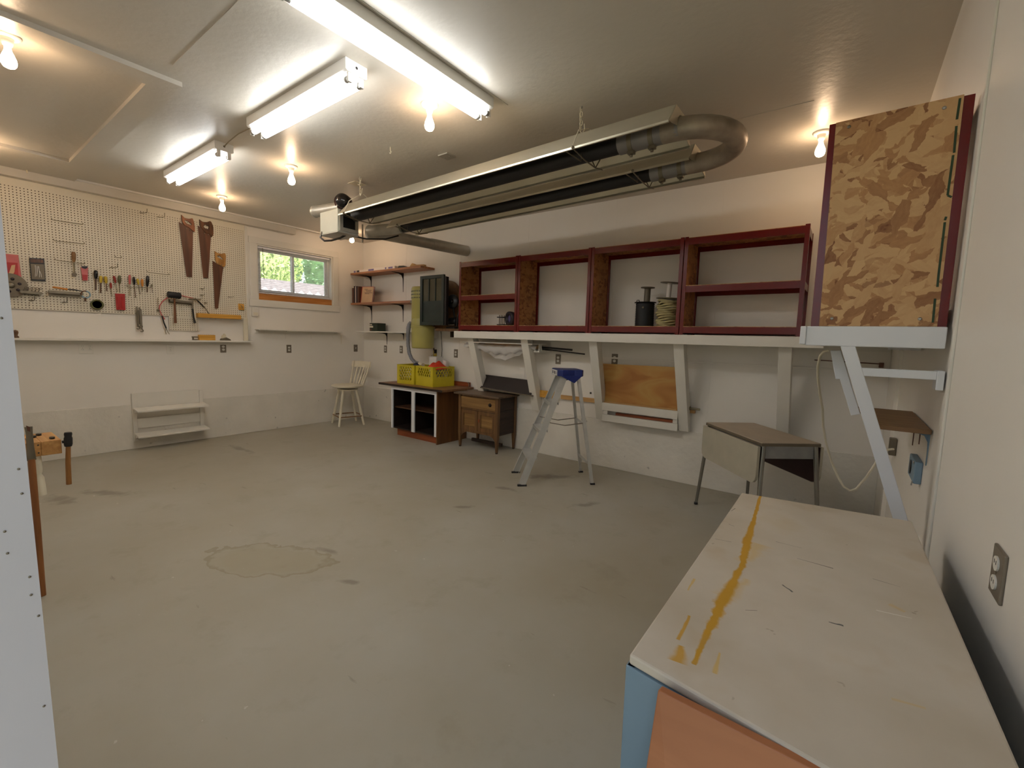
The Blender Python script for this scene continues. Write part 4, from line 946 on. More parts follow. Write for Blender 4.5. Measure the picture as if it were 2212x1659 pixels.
# bench grinder-like fan on the small wooden shelf
ws = thing('motor_shelf', 'small brown wooden shelf between the green case and the white ledge', 'shelf', (2.35, -.15, 1.51))
B().box((2.10, -.32, 1.500), (2.595, -.002, 1.535)).build('shelf_board', 'oak', ws, bevel=.003)
B().box((2.12, -.05, 1.42), (2.16, -.002, 1.50)).build('cleat', 'oakdark', ws)
fn = thing('bench_fan', 'black round fan with a motor on a stand, on the small wooden shelf', 'fan', (2.48, -.17, 1.535))
fc = V((W(978, 643, y=-.26).x, -.26, 1.90)); FX = fc.x-2.505
B().lathe([(0, -.012), (.085, -.012), (.095, 0), (.085, .02), (0, .026)], fc, (.25, -.97, 0), 28).build('fan_head', 'black', fn)
B().lathe([(0, 0), (.03, 0), (.025, .02), (0, .024)], fc+V((.006, -.025, 0)), (.25, -.97, 0), 16).build('fan_hub', 'blackgloss', fn)
B().tube([fc+V((0, .01, -.08)), (2.50+FX, -.22, 1.72), (2.50+FX, -.20, 1.64)], .012, 10).build('stem', 'black', fn)
B().lathe([(0, -.07), (.045, -.068), (.055, -.05), (.055, .05), (.045, .068), (0, .07)], (2.47+FX, -.20, 1.635), (1, 0, 0), 20).build('motor', 'black', fn)
B().box((2.40+FX, -.28, 1.535), (2.56+FX, -.10, 1.56)).build('base', 'black', fn, bevel=.006)
B().tube([(2.42+FX, -.27, 1.60), (2.45+FX, -.28, 1.585), (2.55+FX, -.27, 1.588)], .009, 8).build('lever', 'toolsteel', fn)
B().tube([(2.565+FX, -.24, 1.57), (2.575+FX, -.24, 1.68), (2.60+FX, -.22, 1.80)], .010, 8).build('guard_arm', 'black', fn)
hd = thing('sheet_housing', 'tan curved sheet metal housing standing behind the black fan', 'housing', (2.47, -.06, 1.535))
HX = W(990, 640, y=-.09).x; R_ = .27; CZ = W(968, 604, y=-.09).z-R_
ar = [(HX-2*R_, 0, 1.537)]+[(HX-R_-R_*math.cos(t), 0, CZ+R_*math.sin(t)) for t in [PI*.05*k for k in range(0, 21)]]+[(HX, 0, 1.537)]
B().prism([(a, -.09, c) for a, b, c in ar], (0, .085, 0)).build('housing', 'brownshelf', hd, bevel=.004)
cdp = gc
B().tube([W(934, 705, y=-.12), W(935, 730, y=-.08), W(935.5, 748, y=-.06), W(938, 757, y=-.04), W(940, 758, y=-.02)], .011, 8).build('cord', 'sawhandledark', cdp)
B().box(W(937, 763, y=-.05), W(944, 755, y=-.009)).build('plug', 'black', cdp, bevel=.006)
cdp = fn
B().tube([W(952, 712, y=-.13), W(954, 735, y=-.12), W(955, 755, y=-.12), W(954, 775, y=-.13), W(948, 787, y=-.15), W(945, 792, y=-.17)], .004, 8).build('cord', 'black', cdp)
cdp = oc
B().tube([W(938, 766, y=-.03), W(933, 767, y=-.05), W(930, 775, y=-.10), W(930, 787, y=-.2)], .004, 8).build('cord', 'toolgreen', cdp)
B().box(W(937, 769, y=-.04), W(943, 765, y=-.009)).build('plug', 'toolyellow', cdp, bevel=.005)

# ================================================================ base cabinet with crates
KZ = .725
kc = thing('base_cabinet', 'brown kitchen base cabinet with a white doorless face frame', 'cabinet', (1.96, -.3, 0))
kx0, kx1, kyf, kyb = 1.49, 2.45, -.59, -.02
fz = .10
ff = B()
ff.box((kx0, kyf, KZ-.065), (kx1-.03, kyf+.02, KZ-.015)); ffo = ff.build('face_frame_rail', 'boardwhite', kc, bevel=.002)
for a, b in ((kx0, kx0+.035), (1.925, 1.985), (kx1-.07, kx1-.03)): B().box((a, kyf, fz), (b, kyf+.02, KZ-.065)).build('face_frame_stile', 'boardwhite', kc, bevel=.002)
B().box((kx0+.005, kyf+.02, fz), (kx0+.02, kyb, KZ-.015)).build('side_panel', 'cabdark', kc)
B().box((kx1-.0305, kyf+.021, fz+.02), (kx1-.034, kyb-.01, KZ-.02)).build('inner_shade', 'cabdark', kc)  # dark sheet colours in the shade inside the open cabinet
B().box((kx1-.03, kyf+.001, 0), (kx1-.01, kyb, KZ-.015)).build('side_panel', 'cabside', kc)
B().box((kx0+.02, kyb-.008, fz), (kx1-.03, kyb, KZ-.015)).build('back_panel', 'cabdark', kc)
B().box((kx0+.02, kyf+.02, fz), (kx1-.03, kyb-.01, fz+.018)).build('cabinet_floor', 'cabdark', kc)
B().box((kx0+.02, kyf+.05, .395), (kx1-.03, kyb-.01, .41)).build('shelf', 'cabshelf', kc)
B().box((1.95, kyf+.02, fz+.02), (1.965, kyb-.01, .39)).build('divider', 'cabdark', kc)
B().box((kx0+.08, kyf+.05, 0), (kx1-.03, kyf+.065, fz)).build('toe_kick', 'toekick', kc)
B().box((kx0+.08, kyf+.07, 0), (kx0+.10, kyb, fz)).build('plinth_side', 'toekick', kc)
ct = thing('countertop', 'loose wood patterned countertop with a back strip, lying on the brown base cabinet', 'countertop', (1.9, -.3, KZ-.015))
B().box((1.25, -.625, KZ-.015), (2.56, -.02, KZ+.015)).build('top', 'counter', ct, bevel=.003)
B().box((1.25, -.628, KZ-.014), (2.56, -.624, KZ+.014)).build('front_edge', 'cabdark', ct, label='dark worn front edge')
B().box((1.98, -.045, KZ+.015), (2.50, -.02, KZ+.075)).build('back_strip', 'toekick', ct, bevel=.003)
hk = W(1019, 826, y=-.12); t_ = B().tube([(2.54, -.10, KZ+.016), (2.545, -.10, KZ+.05), (2.53, -.10, KZ+.085), (2.515, -.10, KZ+.075)], .006, 8)
tag(t_.build('metal_hook', 'toolsteel'), 'small metal hook standing at the right end of the countertop', 'hook')
def crate(x, y, rz, w, d, h, lab, wide):
    t_ = thing('milk_crate', lab, 'crate', (x, y, KZ+.0155), rz, 'yellow plastic crates on the base cabinet', local=True)
    th = .006
    def wall(p, q, nm):
        """lattice wall: solid bands plus crossing bars"""
        p = V(p); q = V(q); b = B(); L_ = (q-p).length; dr = (q-p)/L_; z = V((0, 0, 1)); nn = dr.cross(z)
        def bar(s0, z0, s1, z1, ww=.010):
            b.beam(p+dr*s0+z*z0, p+dr*s1+z*z1, ww, th, nn)
        def slab(s0, s1, z0, z1): b.prism([p+dr*s0+z*z0-nn*th/2, p+dr*s1+z*z0-nn*th/2, p+dr*s1+z*z1-nn*th/2, p+dr*s0+z*z1-nn*th/2], nn*th)
        lo = .05 if not wide else .13
        slab(0, L_, 0, lo); slab(0, L_, h-.025, h); slab(0, .05, lo, h-.025); slab(L_-.05, L_, lo, h-.025)
        a, c = .05, L_-.05; zz0, zz1 = lo, h-.025; st = .046
        H_ = zz1-zz0; n = int((c-a+H_)/st)+1
        for i in range(-int(H_/st)-1, n):
            for sg in (1, -1):
                s0 = a+i*st; s1 = s0+H_*.62
                if sg < 0: s0, s1 = s1, s0
                za, zb = zz0, zz1
                # clip to the opening
                def cl(s0, za, s1, zb):
                    pts = []
                    for (sa, zA), (sb, zB) in (((s0, za), (s1, zb)), ((s1, zb), (s0, za))):
                        if sa < a:
                            if sb <= a: return None
                            f = (a-sa)/(sb-sa); sa, zA = a, zA+(zB-zA)*f
                        if sa > c:
                            if sb >= c: return None
                            f = (c-sa)/(sb-sa); sa, zA = c, zA+(zB-zA)*f
                        pts.append((sa, zA))
                    return pts
                pp = cl(s0, za, s1, zb)
                if pp and abs(pp[0][0]-pp[1][0]) > .004: bar(pp[0][0], pp[0][1], pp[1][0], pp[1][1], .011)
        o = b.build(nm, 'crate', t_)
        rim = B(); rim.beam(p+z*(h-.006), q+z*(h-.006), .014, .012); rim.build('rim', 'crate', t_, bevel=.002)
    wall((-w/2, -d/2, 0), (w/2, -d/2, 0), 'lattice_wall'); wall((w/2, -d/2, 0), (w/2, d/2, 0), 'lattice_wall')
    wall((w/2, d/2, 0), (-w/2, d/2, 0), 'lattice_wall'); wall((-w/2, d/2, 0), (-w/2, -d/2, 0), 'lattice_wall')
    B().box((-w/2, -d/2, 0), (w/2, d/2, .006)).build('crate_bottom', 'crate', t_)
    return t_
crate(1.655, -.315, .06, .34, .32, .272, 'left yellow crate on the base cabinet, with a lattice down its whole side', False)
crate(2.055, -.275, -.10, .39, .37, .272, 'right yellow crate on the base cabinet, solid lower half, holding an orange cloth', True)
cl = B(); rows = []
for i in range(9):
    row = []
    for k in range(11):
        u_ = k/10*2-1; v_ = i/8*2-1; e = max(0, 1-u_*u_)*max(0, 1-v_*v_)
        row.append(V((2.13+u_*.13, -.30+v_*.14, KZ+.262+e*.085+.018*math.sin(7*u_+3*v_)*e+.012*math.cos(9*v_-4*u_)*e)))
    rows.append(row)
cl.rings(rows, close=False, caps=False); o = cl.build('orange_cloth', 'orange'); sm1 = o.modifiers.new('thick', 'SOLIDIFY'); sm1.thickness = .012
tag(o, 'crumpled orange red cloth heaped on the right yellow crate', 'cloth')
t_ = thing('navy_bundle', 'dark navy cloth bundle peeking out of the left yellow crate', 'cloth', (1.74, -.33, KZ+.2))
B().prism([(1.66, -.38, KZ+.10), (1.82, -.38, KZ+.10), (1.83, -.38, KZ+.275), (1.76, -.38, KZ+.325), (1.71, -.38, KZ+.30)], (0, .12, 0)).build('cloth', 'navy', t_, bevel=.015)
t_ = thing('white_tub', 'white plastic tub standing behind the orange cloth in the right crate', 'tub', (1.98, -.17, KZ+.03))
B().prism([(1.90, -.24, KZ+.03), (2.03, -.24, KZ+.03), (2.04, -.24, KZ+.40), (1.89, -.24, KZ+.40)], (0, .13, 0)).build('tub', 'whiteplastic', t_, bevel=.008)
B().box((1.885, -.245, KZ+.40), (2.045, -.105, KZ+.415)).build('lid', 'whiteplastic', t_, bevel=.004)
t_ = B().prism([(2.10, -.20, KZ+.03), (2.17, -.20, KZ+.03), (2.19, -.20, KZ+.36), (2.12, -.20, KZ+.38)], (0, .07, 0)); tag(t_.build('white_bottle', 'paper', bevel=.012), 'pale bottle shape between the white tub and the cord in the right crate', 'bottle')

# ================================================================ washstand
wsd = thing('washstand', 'antique oak washstand with one drawer over two panelled doors', 'cabinet', (3.0, -.24, 0), math.radians(1.0), local=True)
hw, hd_ = .325, .20; WZ = .695
B().box((-hw-.055, -hd_-.035, WZ), (hw+.035, hd_, WZ+.022)).build('top', 'oaktop', wsd, bevel=.004)
for sx in (-1, 1):
    for sy in (-1, 1):
        B().beam((sx*(hw-.022), sy*(hd_-.022), .0), (sx*(hw-.022), sy*(hd_-.022), .20), .024, .024, (0, 1, 0), .044, .044).beam((sx*(hw-.022), sy*(hd_-.022), .20), (sx*(hw-.022), sy*(hd_-.022), WZ), .044, .044, (0, 1, 0)).build('leg', 'oak', wsd, bevel=.003)
        B().lathe([(0, 0), (.014, 0), (.016, .014), (.012, .022), (0, .022)], (sx*(hw-.022), sy*(hd_-.022), 0), seg=10).build('caster', 'black', wsd)
for sx in (-1, 1):
    B().box((sx*(hw-.030), -hd_+.04, .22), (sx*(hw-.010), hd_-.04, WZ)).build('side_panel', 'oakdark', wsd)
    for zz in (.42, .52): B().box((sx*(hw-.010), -hd_+.045, zz-.006), (sx*(hw-.004), hd_-.045, zz+.006)).build('side_moulding', 'oakdark', wsd)
B().box((-hw+.045, hd_-.03, .22), (hw-.045, hd_-.02, WZ)).build('back_panel', 'oakdark', wsd)
B().box((-hw+.044, -hd_+.01, WZ-.02), (hw-.044, -hd_+.03, WZ)).build('top_rail', 'oak', wsd)
B().box((-hw+.044, -hd_+.012, .505), (hw-.044, -hd_+.03, .525)).build('drawer_rail', 'oak', wsd)
dr = B().box((-hw+.046, -hd_+.002, .527), (hw-.046, -hd_+.024, WZ-.022)).build('drawer', 'oakface', wsd, bevel=.003)
B().lathe([(.022, 0), (.024, .003), (.014, .006), (.016, .018), (.010, .024), (0, .025)], (.20, -hd_+.002, .60), (0, -1, 0), 14).build('knob', 'cabdark', dr)
for sx, xa, xb in ((-1, -hw+.046, -.003), (1, .003, hw-.046)):
    d_ = B(); d_.box((xa, -hd_+.006, .245), (xa+.045, -hd_+.026, .50)).box((xb-.045, -hd_+.006, .245), (xb, -hd_+.026, .50)).box((xa+.045, -hd_+.006, .245), (xb-.045, -hd_+.026, .295)).box((xa+.045, -hd_+.006, .455), (xb-.045, -hd_+.026, .50))
    do = d_.build('door', 'oak', wsd, bevel=.002)
    B().box((xa+.040, -hd_+.016, .29), (xb-.040, -hd_+.022, .46)).build('door_panel', 'oakface', do)
    if sx > 0: B().box((xa+.012, -hd_-.004, .36), (xa+.026, -hd_+.006, .40)).build('latch', 'toekick', do, bevel=.002)
ap = [(-hw+.044, .245), (hw-.044, .245), (hw-.044, .15), (hw-.075, .185), (hw-.13, .212), (-hw+.13, .212), (-hw+.075, .185), (-hw+.044, .15)]
B().prism([(a, -hd_+.012, b) for a, b in ap], (0, .016, 0)).build('apron', 'oak', wsd)
B().box((-hw+.04, -hd_+.03, .21), (hw-.04, hd_-.03, .225)).build('bottom_board', 'oakdark', wsd)
B().box((-hw+.07, -.01, .05), (hw-.08, .02, .09)).build('low_stretcher', 'oakdark', wsd)

# ================================================================ white chair
ch = thing('counter_chair', 'cream painted swivel counter chair with a spindle back in the far corner', 'chair', (.40, -.58, 0), math.radians(-16), local=True)
sz = .60
SW = Matrix.Rotation(math.radians(20), 4, 'Z')
B().lathe([(0, -.012), (.19, -.012), (.232, .004), (.245, .018), (.235, .030), (.13, .026), (0, .018)], (0, 0, sz), seg=32).xf(SW).build('seat', 'cream', ch)
B().lathe([(0, 0), (.12, 0), (.12, .018), (0, .018)], (0, 0, sz-.032), seg=24).build('swivel_plate', 'oakdark', ch)
B().lathe([(0, 0), (.15, 0), (.155, .02), (0, .022)], (0, 0, sz-.055), seg=24).build('under_seat', 'cream', ch)
ft = []
for sx in (-1, 1):
    for sy in (-1, 1):
        a = V((sx*.10, sy*.10, sz-.045)); b = V((sx*.19, sy*.19, 0)); l = [0, .08, .25, .30, .34, .38, .60, .66, .70, .74, .95, 1.0]; r_ = [.016, .018, .023, .016, .022, .017, .025, .017, .025, .020, .018, .017]
        B().tube([a.lerp(b, t) for t in l], r_, 10).build('leg', 'cream', ch); ft.append((sx, sy, a.lerp(b, .76)))
ring = [V((sx*.165, sy*.165, .145)) for sx, sy in ((-1, -1), (1, -1), (1, 1), (-1, 1))]
rp_ = []
for i in range(4):
    a, b = ring[i], ring[(i+1) % 4]
    for k in range(8): rp_.append(a.lerp(b, .08+.84*k/7))
B().tube([p_*1.0+V((p_.x*.11, p_.y*.11, 0)) for p_ in rp_], .009, 8, closed=True).build('footrest_ring', 'brownshelf', ch, label='brown metal footrest ring')
for k in range(6):
    x = -.155+.062*k; c = 1-(x/.2)**2
    a = V((x*.98, .150+.035*c, sz+.018)); b = V((x*1.28, .25+.05*c, .925))
    if k in (0, 5): B().tube([a, a.lerp(b, .3), a.lerp(b, .6), b+V((0, .008, .07))], [.013, .018, .013, .011], 8).xf(SW).build('back_post', 'cream', ch)
    else: B().tube([a, a.lerp(b, .45), a.lerp(b, .6), b], [.008, .014, .010, .007], 8).xf(SW).build('spindle', 'cream', ch)
rl = []
for k in range(13):
    x = -.225+.45*k/12; c = 1-(x/.24)**2; zt_ = .985+.008*c
    y = .25+.05*c
    rl.append([V((x, y-.007, .895)), V((x, y+.007, .895)), V((x, y+.020, zt_)), V((x, y+.006, zt_))])
B().rings(rl, smooth=False).xf(SW).build('top_rail', 'cream', ch, bevel=.002)

# ================================================================ long ledge, braces and red shelving
lg = thing('long_ledge', 'long white wall ledge on slanted braces, carrying the red shelving units', 'ledge', (4.7, -.2, 1.46))
B().box((2.575, -.445, 1.415), (6.52, -.407, 1.502)).build('front_board', 'trimwhite', lg, bevel=.003)
B().box((2.575, -.407, 1.484), (6.94, -.002, 1.502)).build('ledge_top', 'trimwhite', lg)
B().box((2.575, -.04, 1.40), (6.94, -.002, 1.484)).build('wall_cleat', 'trimwhite', lg)
B().box((2.575, -.407, 1.44), (2.613, -.04, 1.484)).build('end_board', 'trimwhite', lg, bevel=.002)
for k, (xt, xb, w_) in enumerate(((2.80, 2.80, .10), (3.645, 3.63, .10), (4.53, 4.505, .095), (5.405, 5.42, .095), (6.26, 6.27, .095))):
    bb = B(); dz = .085
    if k == 0: xb = 2.78
    bb.prism([(xt-w_/2, -.405, 1.484), (xt-w_/2, -.30, 1.484), (xb-w_/2, -.004, .69), (xb-w_/2, -.004, .548), (xb-w_/2, -.065, .548)], (w_, 0, 0))
    bb.build('brace', 'trimwhite', lg, bevel=.003)
B().box((4.555, -.135, .668), (5.372, -.11, .752)).build('cross_board', 'trimwhite', lg, bevel=.002)
B().box((4.555, -.125, .548), (5.372, -.10, .622)).build('cross_board', 'trimwhite', lg, bevel=.002)
B().box((4.56, -.11, .622), (4.61, -.085, .668)).build('spacer', 'trimwhite', lg)
B().box((5.32, -.11, .622), (5.365, -.085, .668)).build('spacer', 'trimwhite', lg)
def redunit(x0, x1, zm, lab, side='osbside', left=True, y0=-.42, y1=-.025, z0=1.5025, z1=2.375):
    t_ = thing('shelving_unit', lab, 'shelving', ((x0+x1)/2, (y0+y1)/2, z0), group='red metal shelving units on the ledge')
    pw = .032
    for xx, sg in ((x0, 1), (x1, -1)):
        for yy, sy in ((y0, 1), (y1, -1)):
            p_ = B(); p_.box((xx, yy, z0), (xx+sg*pw, yy+sy*.003, z1)).box((xx, yy+sy*.003, z0), (xx+sg*.003, yy+sy*pw, z1)); p_.build('post', 'red', t_, bevel=.001)
    for z, lab2 in ((z0+.015, 0), (zm, 1), (z1-.07, 0)):
        if z is None: continue
        for yy, sy in ((y0+.003, 1), (y1-.003, -1)):
            B().box((x0+pw*.6, yy, z-.0), (x1-pw*.6, yy+sy*.004, z+.058)).build('beam', 'red', t_, bevel=.001)
        for xx, sg in ((x0+.003, 1), (x1-.003, -1)):
            B().box((xx, y0+pw, z+.0), (xx+sg*.004, y1-pw, z+.058)).build('side_beam', 'red', t_, bevel=.001)
        B().box((x0+.008, y0+.004, z+.046), (x1-.008, y1-.004, z+.0625)).build('shelf_panel', 'osbpanel' if lab2 < 2 and z < 2.2 else 'osbside', t_)
    if left: B().box((x0+.009, y0+.012, z0+.06), (x0+.020, y1-.034, z1-.03)).build('side_panel', side, t_)
    return t_
redunit(2.632, 3.555, 1.888, 'leftmost red shelving unit, with one mid shelf, next to the black fan')
redunit(3.562, 4.486, None, 'second red shelving unit from the left, empty and without a mid shelf')
redunit(4.493, 5.412, None, 'third red shelving unit from the left, holding the black spool and rope')
redunit(5.419, 6.36, 1.884, 'rightmost red shelving unit of the row, with one mid shelf')
# things in the shelving
SZ = 1.5805
t_ = thing('tape_roll', 'dark round roll standing on edge in the leftmost red unit', 'roll', (3.33, -.20, SZ))
q = V((3.31, -.21, SZ+.088))
B().lathe([(.05, -.03), (.086, -.028), (.088, 0), (.086, .028), (.05, .03), (.05, -.03)], q, (-.35, -.94, 0), 28).build('roll', 'bookdark', t_)
B().lathe([(0, 0), (.05, 0), (.05, .004), (0, .004)], q, (-.35, -.94, 0), 20).build('core', 'violet', t_)
t_ = thing('rod_rack', 'small dark rack of pegs in the leftmost red unit, left of the roll', 'rack', (3.17, -.2, SZ))
B().box((3.12, -.24, SZ), (3.22, -.16, SZ+.02)).box((3.12, -.24, SZ+.10), (3.22, -.16, SZ+.112)).build('rack_frame', 'bookdark', t_)
for k in range(4): B().tube([(3.13+.026*k, -.20, SZ+.02), (3.13+.026*k, -.20, SZ+.135)], .006, 8).build('peg', 'discgrey', t_)
t_ = thing('cable_spool', 'fat black spool of dark cord with a bent wire handle', 'spool', (5.02, -.21, SZ))
pr = [(0, 0), (.085, 0)]
for k in range(13): pr += [(.086, .006+.017*k), (.093, .0145+.017*k)]
pr += [(.085, .235), (0, .235)]
B().lathe(pr, (5.01, -.22, SZ), seg=26).build('wound_cord', 'rubber', t_)
B().lathe([(0, .235), (.105, .235), (.105, .242), (0, .242)], (5.01, -.22, SZ), seg=26).build('flange', 'black', t_)
B().lathe([(0, 0), (.012, 0), (.010, .004), (0, .004)], (5.025, -.315, SZ+.185), (0, -1, 0), 12).build('cord_end', 'discgrey', t_)
B().tube([(4.93, -.25, SZ+.242), (4.935, -.25, SZ+.262), (4.955, -.25, SZ+.262), (4.96, -.25, SZ+.242)], .004, 6).build('wire_handle', 'black', t_)
t_ = thing('empty_spool', 'empty grey metal reel standing on the black spool', 'spool', (5.02, -.2, SZ+.243))
B().lathe([(0, 0), (.034, 0), (.03, .004), (.03, .13), (.036, .137), (.068, .14), (.068, .148), (0, .148)], (5.02, -.21, SZ+.243), (.02, 0, 1), 24).build('reel', 'discgrey', t_)
t_ = thing('rope_coil', 'tall pile of cream rope loops beside the black spool', 'rope', (5.25, -.2, SZ))
for k in range(13):
    pts = []
    for i in range(20):
        a = 2*PI*i/20; rr_ = .075+.012*math.sin(3*a+k*1.7)+random.uniform(-.004, .004)
        pts.append(V((5.225+random.uniform(-.004, .004)+rr_*math.cos(a)*1.1, -.21+rr_*math.sin(a), SZ+.012+k*.0195+.008*math.sin(a*2+k))))
    B().tube(pts, .0105, 7, closed=True).build('rope_loop', 'ropecream', t_)
B().lathe([(0, 0), (.12, 0), (.12, .006), (0, .006)], (5.24, -.21, SZ+.27), (.05, 0, 1), 24).build('reel_flange', 'wiregrey', t_)
B().tube([(5.23, -.21, SZ+.27), (5.24, -.21, SZ+.42)], .022, 12).build('reel_core', 'paper', t_)
B().lathe([(0, 0), (.10, 0), (.10, .004), (0, .006)], (5.25, -.21, SZ+.42), (.08, 0, 1), 24).build('reel_flange', 'discgrey', t_)

# things under the ledge
bg_ = thing('plastic_sheet_roll', 'sagging roll of clear plastic sheeting stored under the left end of the white ledge', 'plastic sheet', (3.2, -.2, 1.3))
fm = B(); rr = []
for i in range(25):
    x = 2.62+1.13*i/24; s_ = .055*math.sin(PI*i/24)**2+.012*math.sin(i*1.9); row = []
    for k in range(12):
        a = 2*PI*k/12; row.append(V((x, -.20+(.10+.012*math.sin(i*2.3+k))*math.cos(a), 1.325-s_*(1.3 if math.sin(a) < 0 else .3)+(.035+.006*math.sin(i*1.1+2*k))*math.sin(a))))
    rr.append(row)
fm.rings(rr, caps=False).build('sheet', 'film', bg_)
fm = B(); rr = []
for i in range(13):
    x = 2.85+.75*i/12; rr.append([V((x, -.24+.02*math.sin(k+i), 1.30-.035*k*math.sin(PI*i/12)-.01*math.sin(i*2))) for k in range(5)])
fm.rings(rr, close=False, caps=False).build('loose_fold', 'film', bg_)
B().tube([(2.66, -.2, 1.335), (3.72, -.2, 1.335)], .028, 12).build('cardboard_core', 'cardtan', bg_)
B().box((2.64, -.36, 1.36), (3.75, -.05, 1.372)).build('rack_strip', 'trimwhite', bg_)
B().tube([(2.40, -.06, 1.345), (2.50, -.10, 1.33), (2.62, -.16, 1.318)], .006, 6, flat=.4).build('tail', 'film', bg_)
a, b = W(1168, 750, y=-.18), W(1236, 756, y=-.18)
tag(B().tube([a, b], .012, 10).build('black_rod', 'black'), 'thick short black rod lying under the ledge above the stepladder', 'rod')
a, b = W(1172, 754, y=-.14), W(1263, 765, y=-.14)
tag(B().tube([a, b], .008, 10).build('black_rod', 'black'), 'thin longer black rod under the ledge above the stepladder', 'rod')
t_ = thing('rod_support', 'small wooden bracket holding the black rods under the ledge', 'bracket', (3.75, -.15, 1.3))
B().box((3.70, -.25, 1.27), (3.78, -.002, 1.29)).box((3.765, -.25, 1.29), (3.78, -.20, 1.37)).build('bracket', 'trimwhite', t_, bevel=.002)
t_ = thing('dark_board', 'dark brown board leaning behind the first two white braces', 'board', (3.2, -.1, .75))
m_ = [(2.79, -.07, .93), (3.60, -.07, .91), (3.62, -.16, .745), (2.81, -.16, .775)]
B().prism(m_, (0, .012, .004)).build('board', 'darkboard', t_)
B().prism([(2.81, -.175, .775), (3.64, -.175, .742), (3.64, -.175, .728), (2.81, -.175, .761)], (0, .17, 0)).build('support_strip', 'discgrey', t_)
t_ = thing('plywood_sheet', 'orange brown plywood sheet stored upright behind the white cross boards', 'plywood', (4.95, -.05, .75))
B().prism([(4.475, -.055, 1.175), (5.36, -.055, 1.185), (5.36, -.085, .70), (4.475, -.085, .70)], (0, .012, 0)).build('sheet', 'plysheet', t_)
tag(B().box((4.50, -.100, .735), (5.35, -.088, .765)).build('wood_strip', 'pine', bevel=.002), 'thin wood strip lying along the foot of the plywood sheet', 'strip')
tag(B().box((4.70, -.095, .622), (5.34, -.06, .650)).build('wood_strip', 'toekick', bevel=.002), 'reddish wood strip in the gap between the white cross boards', 'strip')
a, b = W(1150, 848, y=-.05), W(1206, 853, y=-.05)
t_ = B().beam((a.x, -.045, a.z), (b.x, -.045, b.z-.01), .03, .085); tag(t_.build('pine_board', 'yellowpine', bevel=.003), 'short honey coloured board end between the second brace and the stepladder', 'board')
a, b = W(1206, 858, y=-.04), W(1282, 861, y=-.04)
t_ = B().beam((3.97, -.03, .745), (4.46, -.03, .748), .02, .05); tag(t_.build('pine_board', 'pine', bevel=.003), 'pale board seen behind the stepladder legs, left of the third brace', 'board')
tag(B().tube([(5.46, -.06, .785), (5.56, -.06, .782)], .011, 10).tube([(5.44, -.06, .785), (5.47, -.06, .785)], .020, 10).build('pipe_end', 'wiregrey'), 'pale pipe end sticking out right of the fourth brace', 'pipe')
tag(B().box((5.455, -.05, .735), (5.51, -.012, .765)).build('wood_block', 'pine', bevel=.002), 'small wood block under the pale pipe end on the back wall', 'block')
tag(B().lathe([(0, 0), (.012, 0), (.010, .008), (0, .010)], W(1276, 849, y=-.0), (0, -1, 0), 12).build('door_stop', 'black'), 'small black knob on the wall left of the third brace', 'knob')
t_ = thing('wire_rail', 'thin dark wire rail on the wall behind the front platform brace', 'rail', (6.7, -.02, 1.3))
a, b = W(1840, 781, y=-.03), W(1967, 788, y=-.03)
B().tube([(6.45, -.03, a.z), (6.90, -.03, a.z-.01)], .005, 6).build('rail', 'bookbrown', t_)
B().box((6.88, -.03, a.z-.04), (6.91, -.004, a.z)).build('rail_bracket', 'bookbrown', t_)

# ================================================================ platform with the upright unit on the right wall
pf = thing('corner_platform', 'white platform board on the right wall under the tall strand board unit', 'ledge', (6.73, -1.5, 1.46))
B().box((6.535, -2.53, 1.428), (6.937, -2.492, 1.503)).build('front_board', 'boardwhite', pf, bevel=.003)
B().box((6.515, -2.535, 1.432), (6.535, -.45, 1.503)).build('side_board', 'boardwhite', pf, bevel=.003)
B().box((6.535, -2.492, 1.484), (6.937, -.45, 1.502)).build('platform_top', 'boardwhite', pf)
B().box((6.90, -1.9, 1.42), (6.937, -.45, 1.484)).build('wall_cleat', 'boardwhite', pf)
B().prism([(6.648, -2.53, 1.428), (6.693, -2.53, 1.428), (6.945, -2.53, .66), (6.945, -2.53, .53)], (0, .038, 0)).build('front_brace', 'boardwhite', pf, bevel=.002)
B().prism([(6.612, -2.30, 1.41), (6.648, -2.30, 1.41), (6.735, -2.30, 1.15), (6.705, -2.30, 1.14), (6.655, -2.30, 1.29), (6.640, -2.30, 1.29)], (0, .038, 0)).build('second_brace', 'boardwhite', pf, bevel=.002)
B().box((6.703, -2.528, 1.320), (6.925, -2.492, 1.350)).build('cross_brace', 'boardwhite', pf, bevel=.002)
B().box((6.925, -2.53, 1.285), (6.945, -2.45, 1.352)).build('brace_block', 'boardwhite', pf, bevel=.002)
ru = thing('shelving_unit', 'tall red unit on the right wall with a strand board end panel', 'shelving', (6.73, -2.0, 1.503))
rx0, rx1, rz0, rz1, ry0, ry1 = 6.546, 6.937, 1.5035, 2.262, -2.505, -1.60
for xx, sg in ((rx0, 1), (rx1, -1)):
    for yy, sy in ((ry0, 1), (ry1, -1)):
        B().box((xx, yy, rz0), (xx+sg*.030, yy+sy*.003, rz1)).box((xx, yy+sy*.003, rz0), (xx+sg*.003, yy+sy*.032, rz1)).build('post', 'red', ru, bevel=.001)
ep = B().prism([(6.574, -2.512, 1.5045), (6.912, -2.512, 1.5045), (6.909, -2.512, 2.264), (6.566, -2.512, 2.261)], (0, .006, 0)).build('end_panel', 'osbpanel', ru)
for z in (rz0+.015, rz1-.07):
    for xx, sg in ((rx0+.003, 1), (rx1-.003, -1)): B().box((xx, ry0+.03, z), (xx+sg*.004, ry1-.03, z+.055)).build('beam', 'red', ru)
    B().box((rx0+.008, ry0+.01, z+.04), (rx1-.008, ry1-.01, z+.052)).build('shelf_panel', 'osbside', ru)
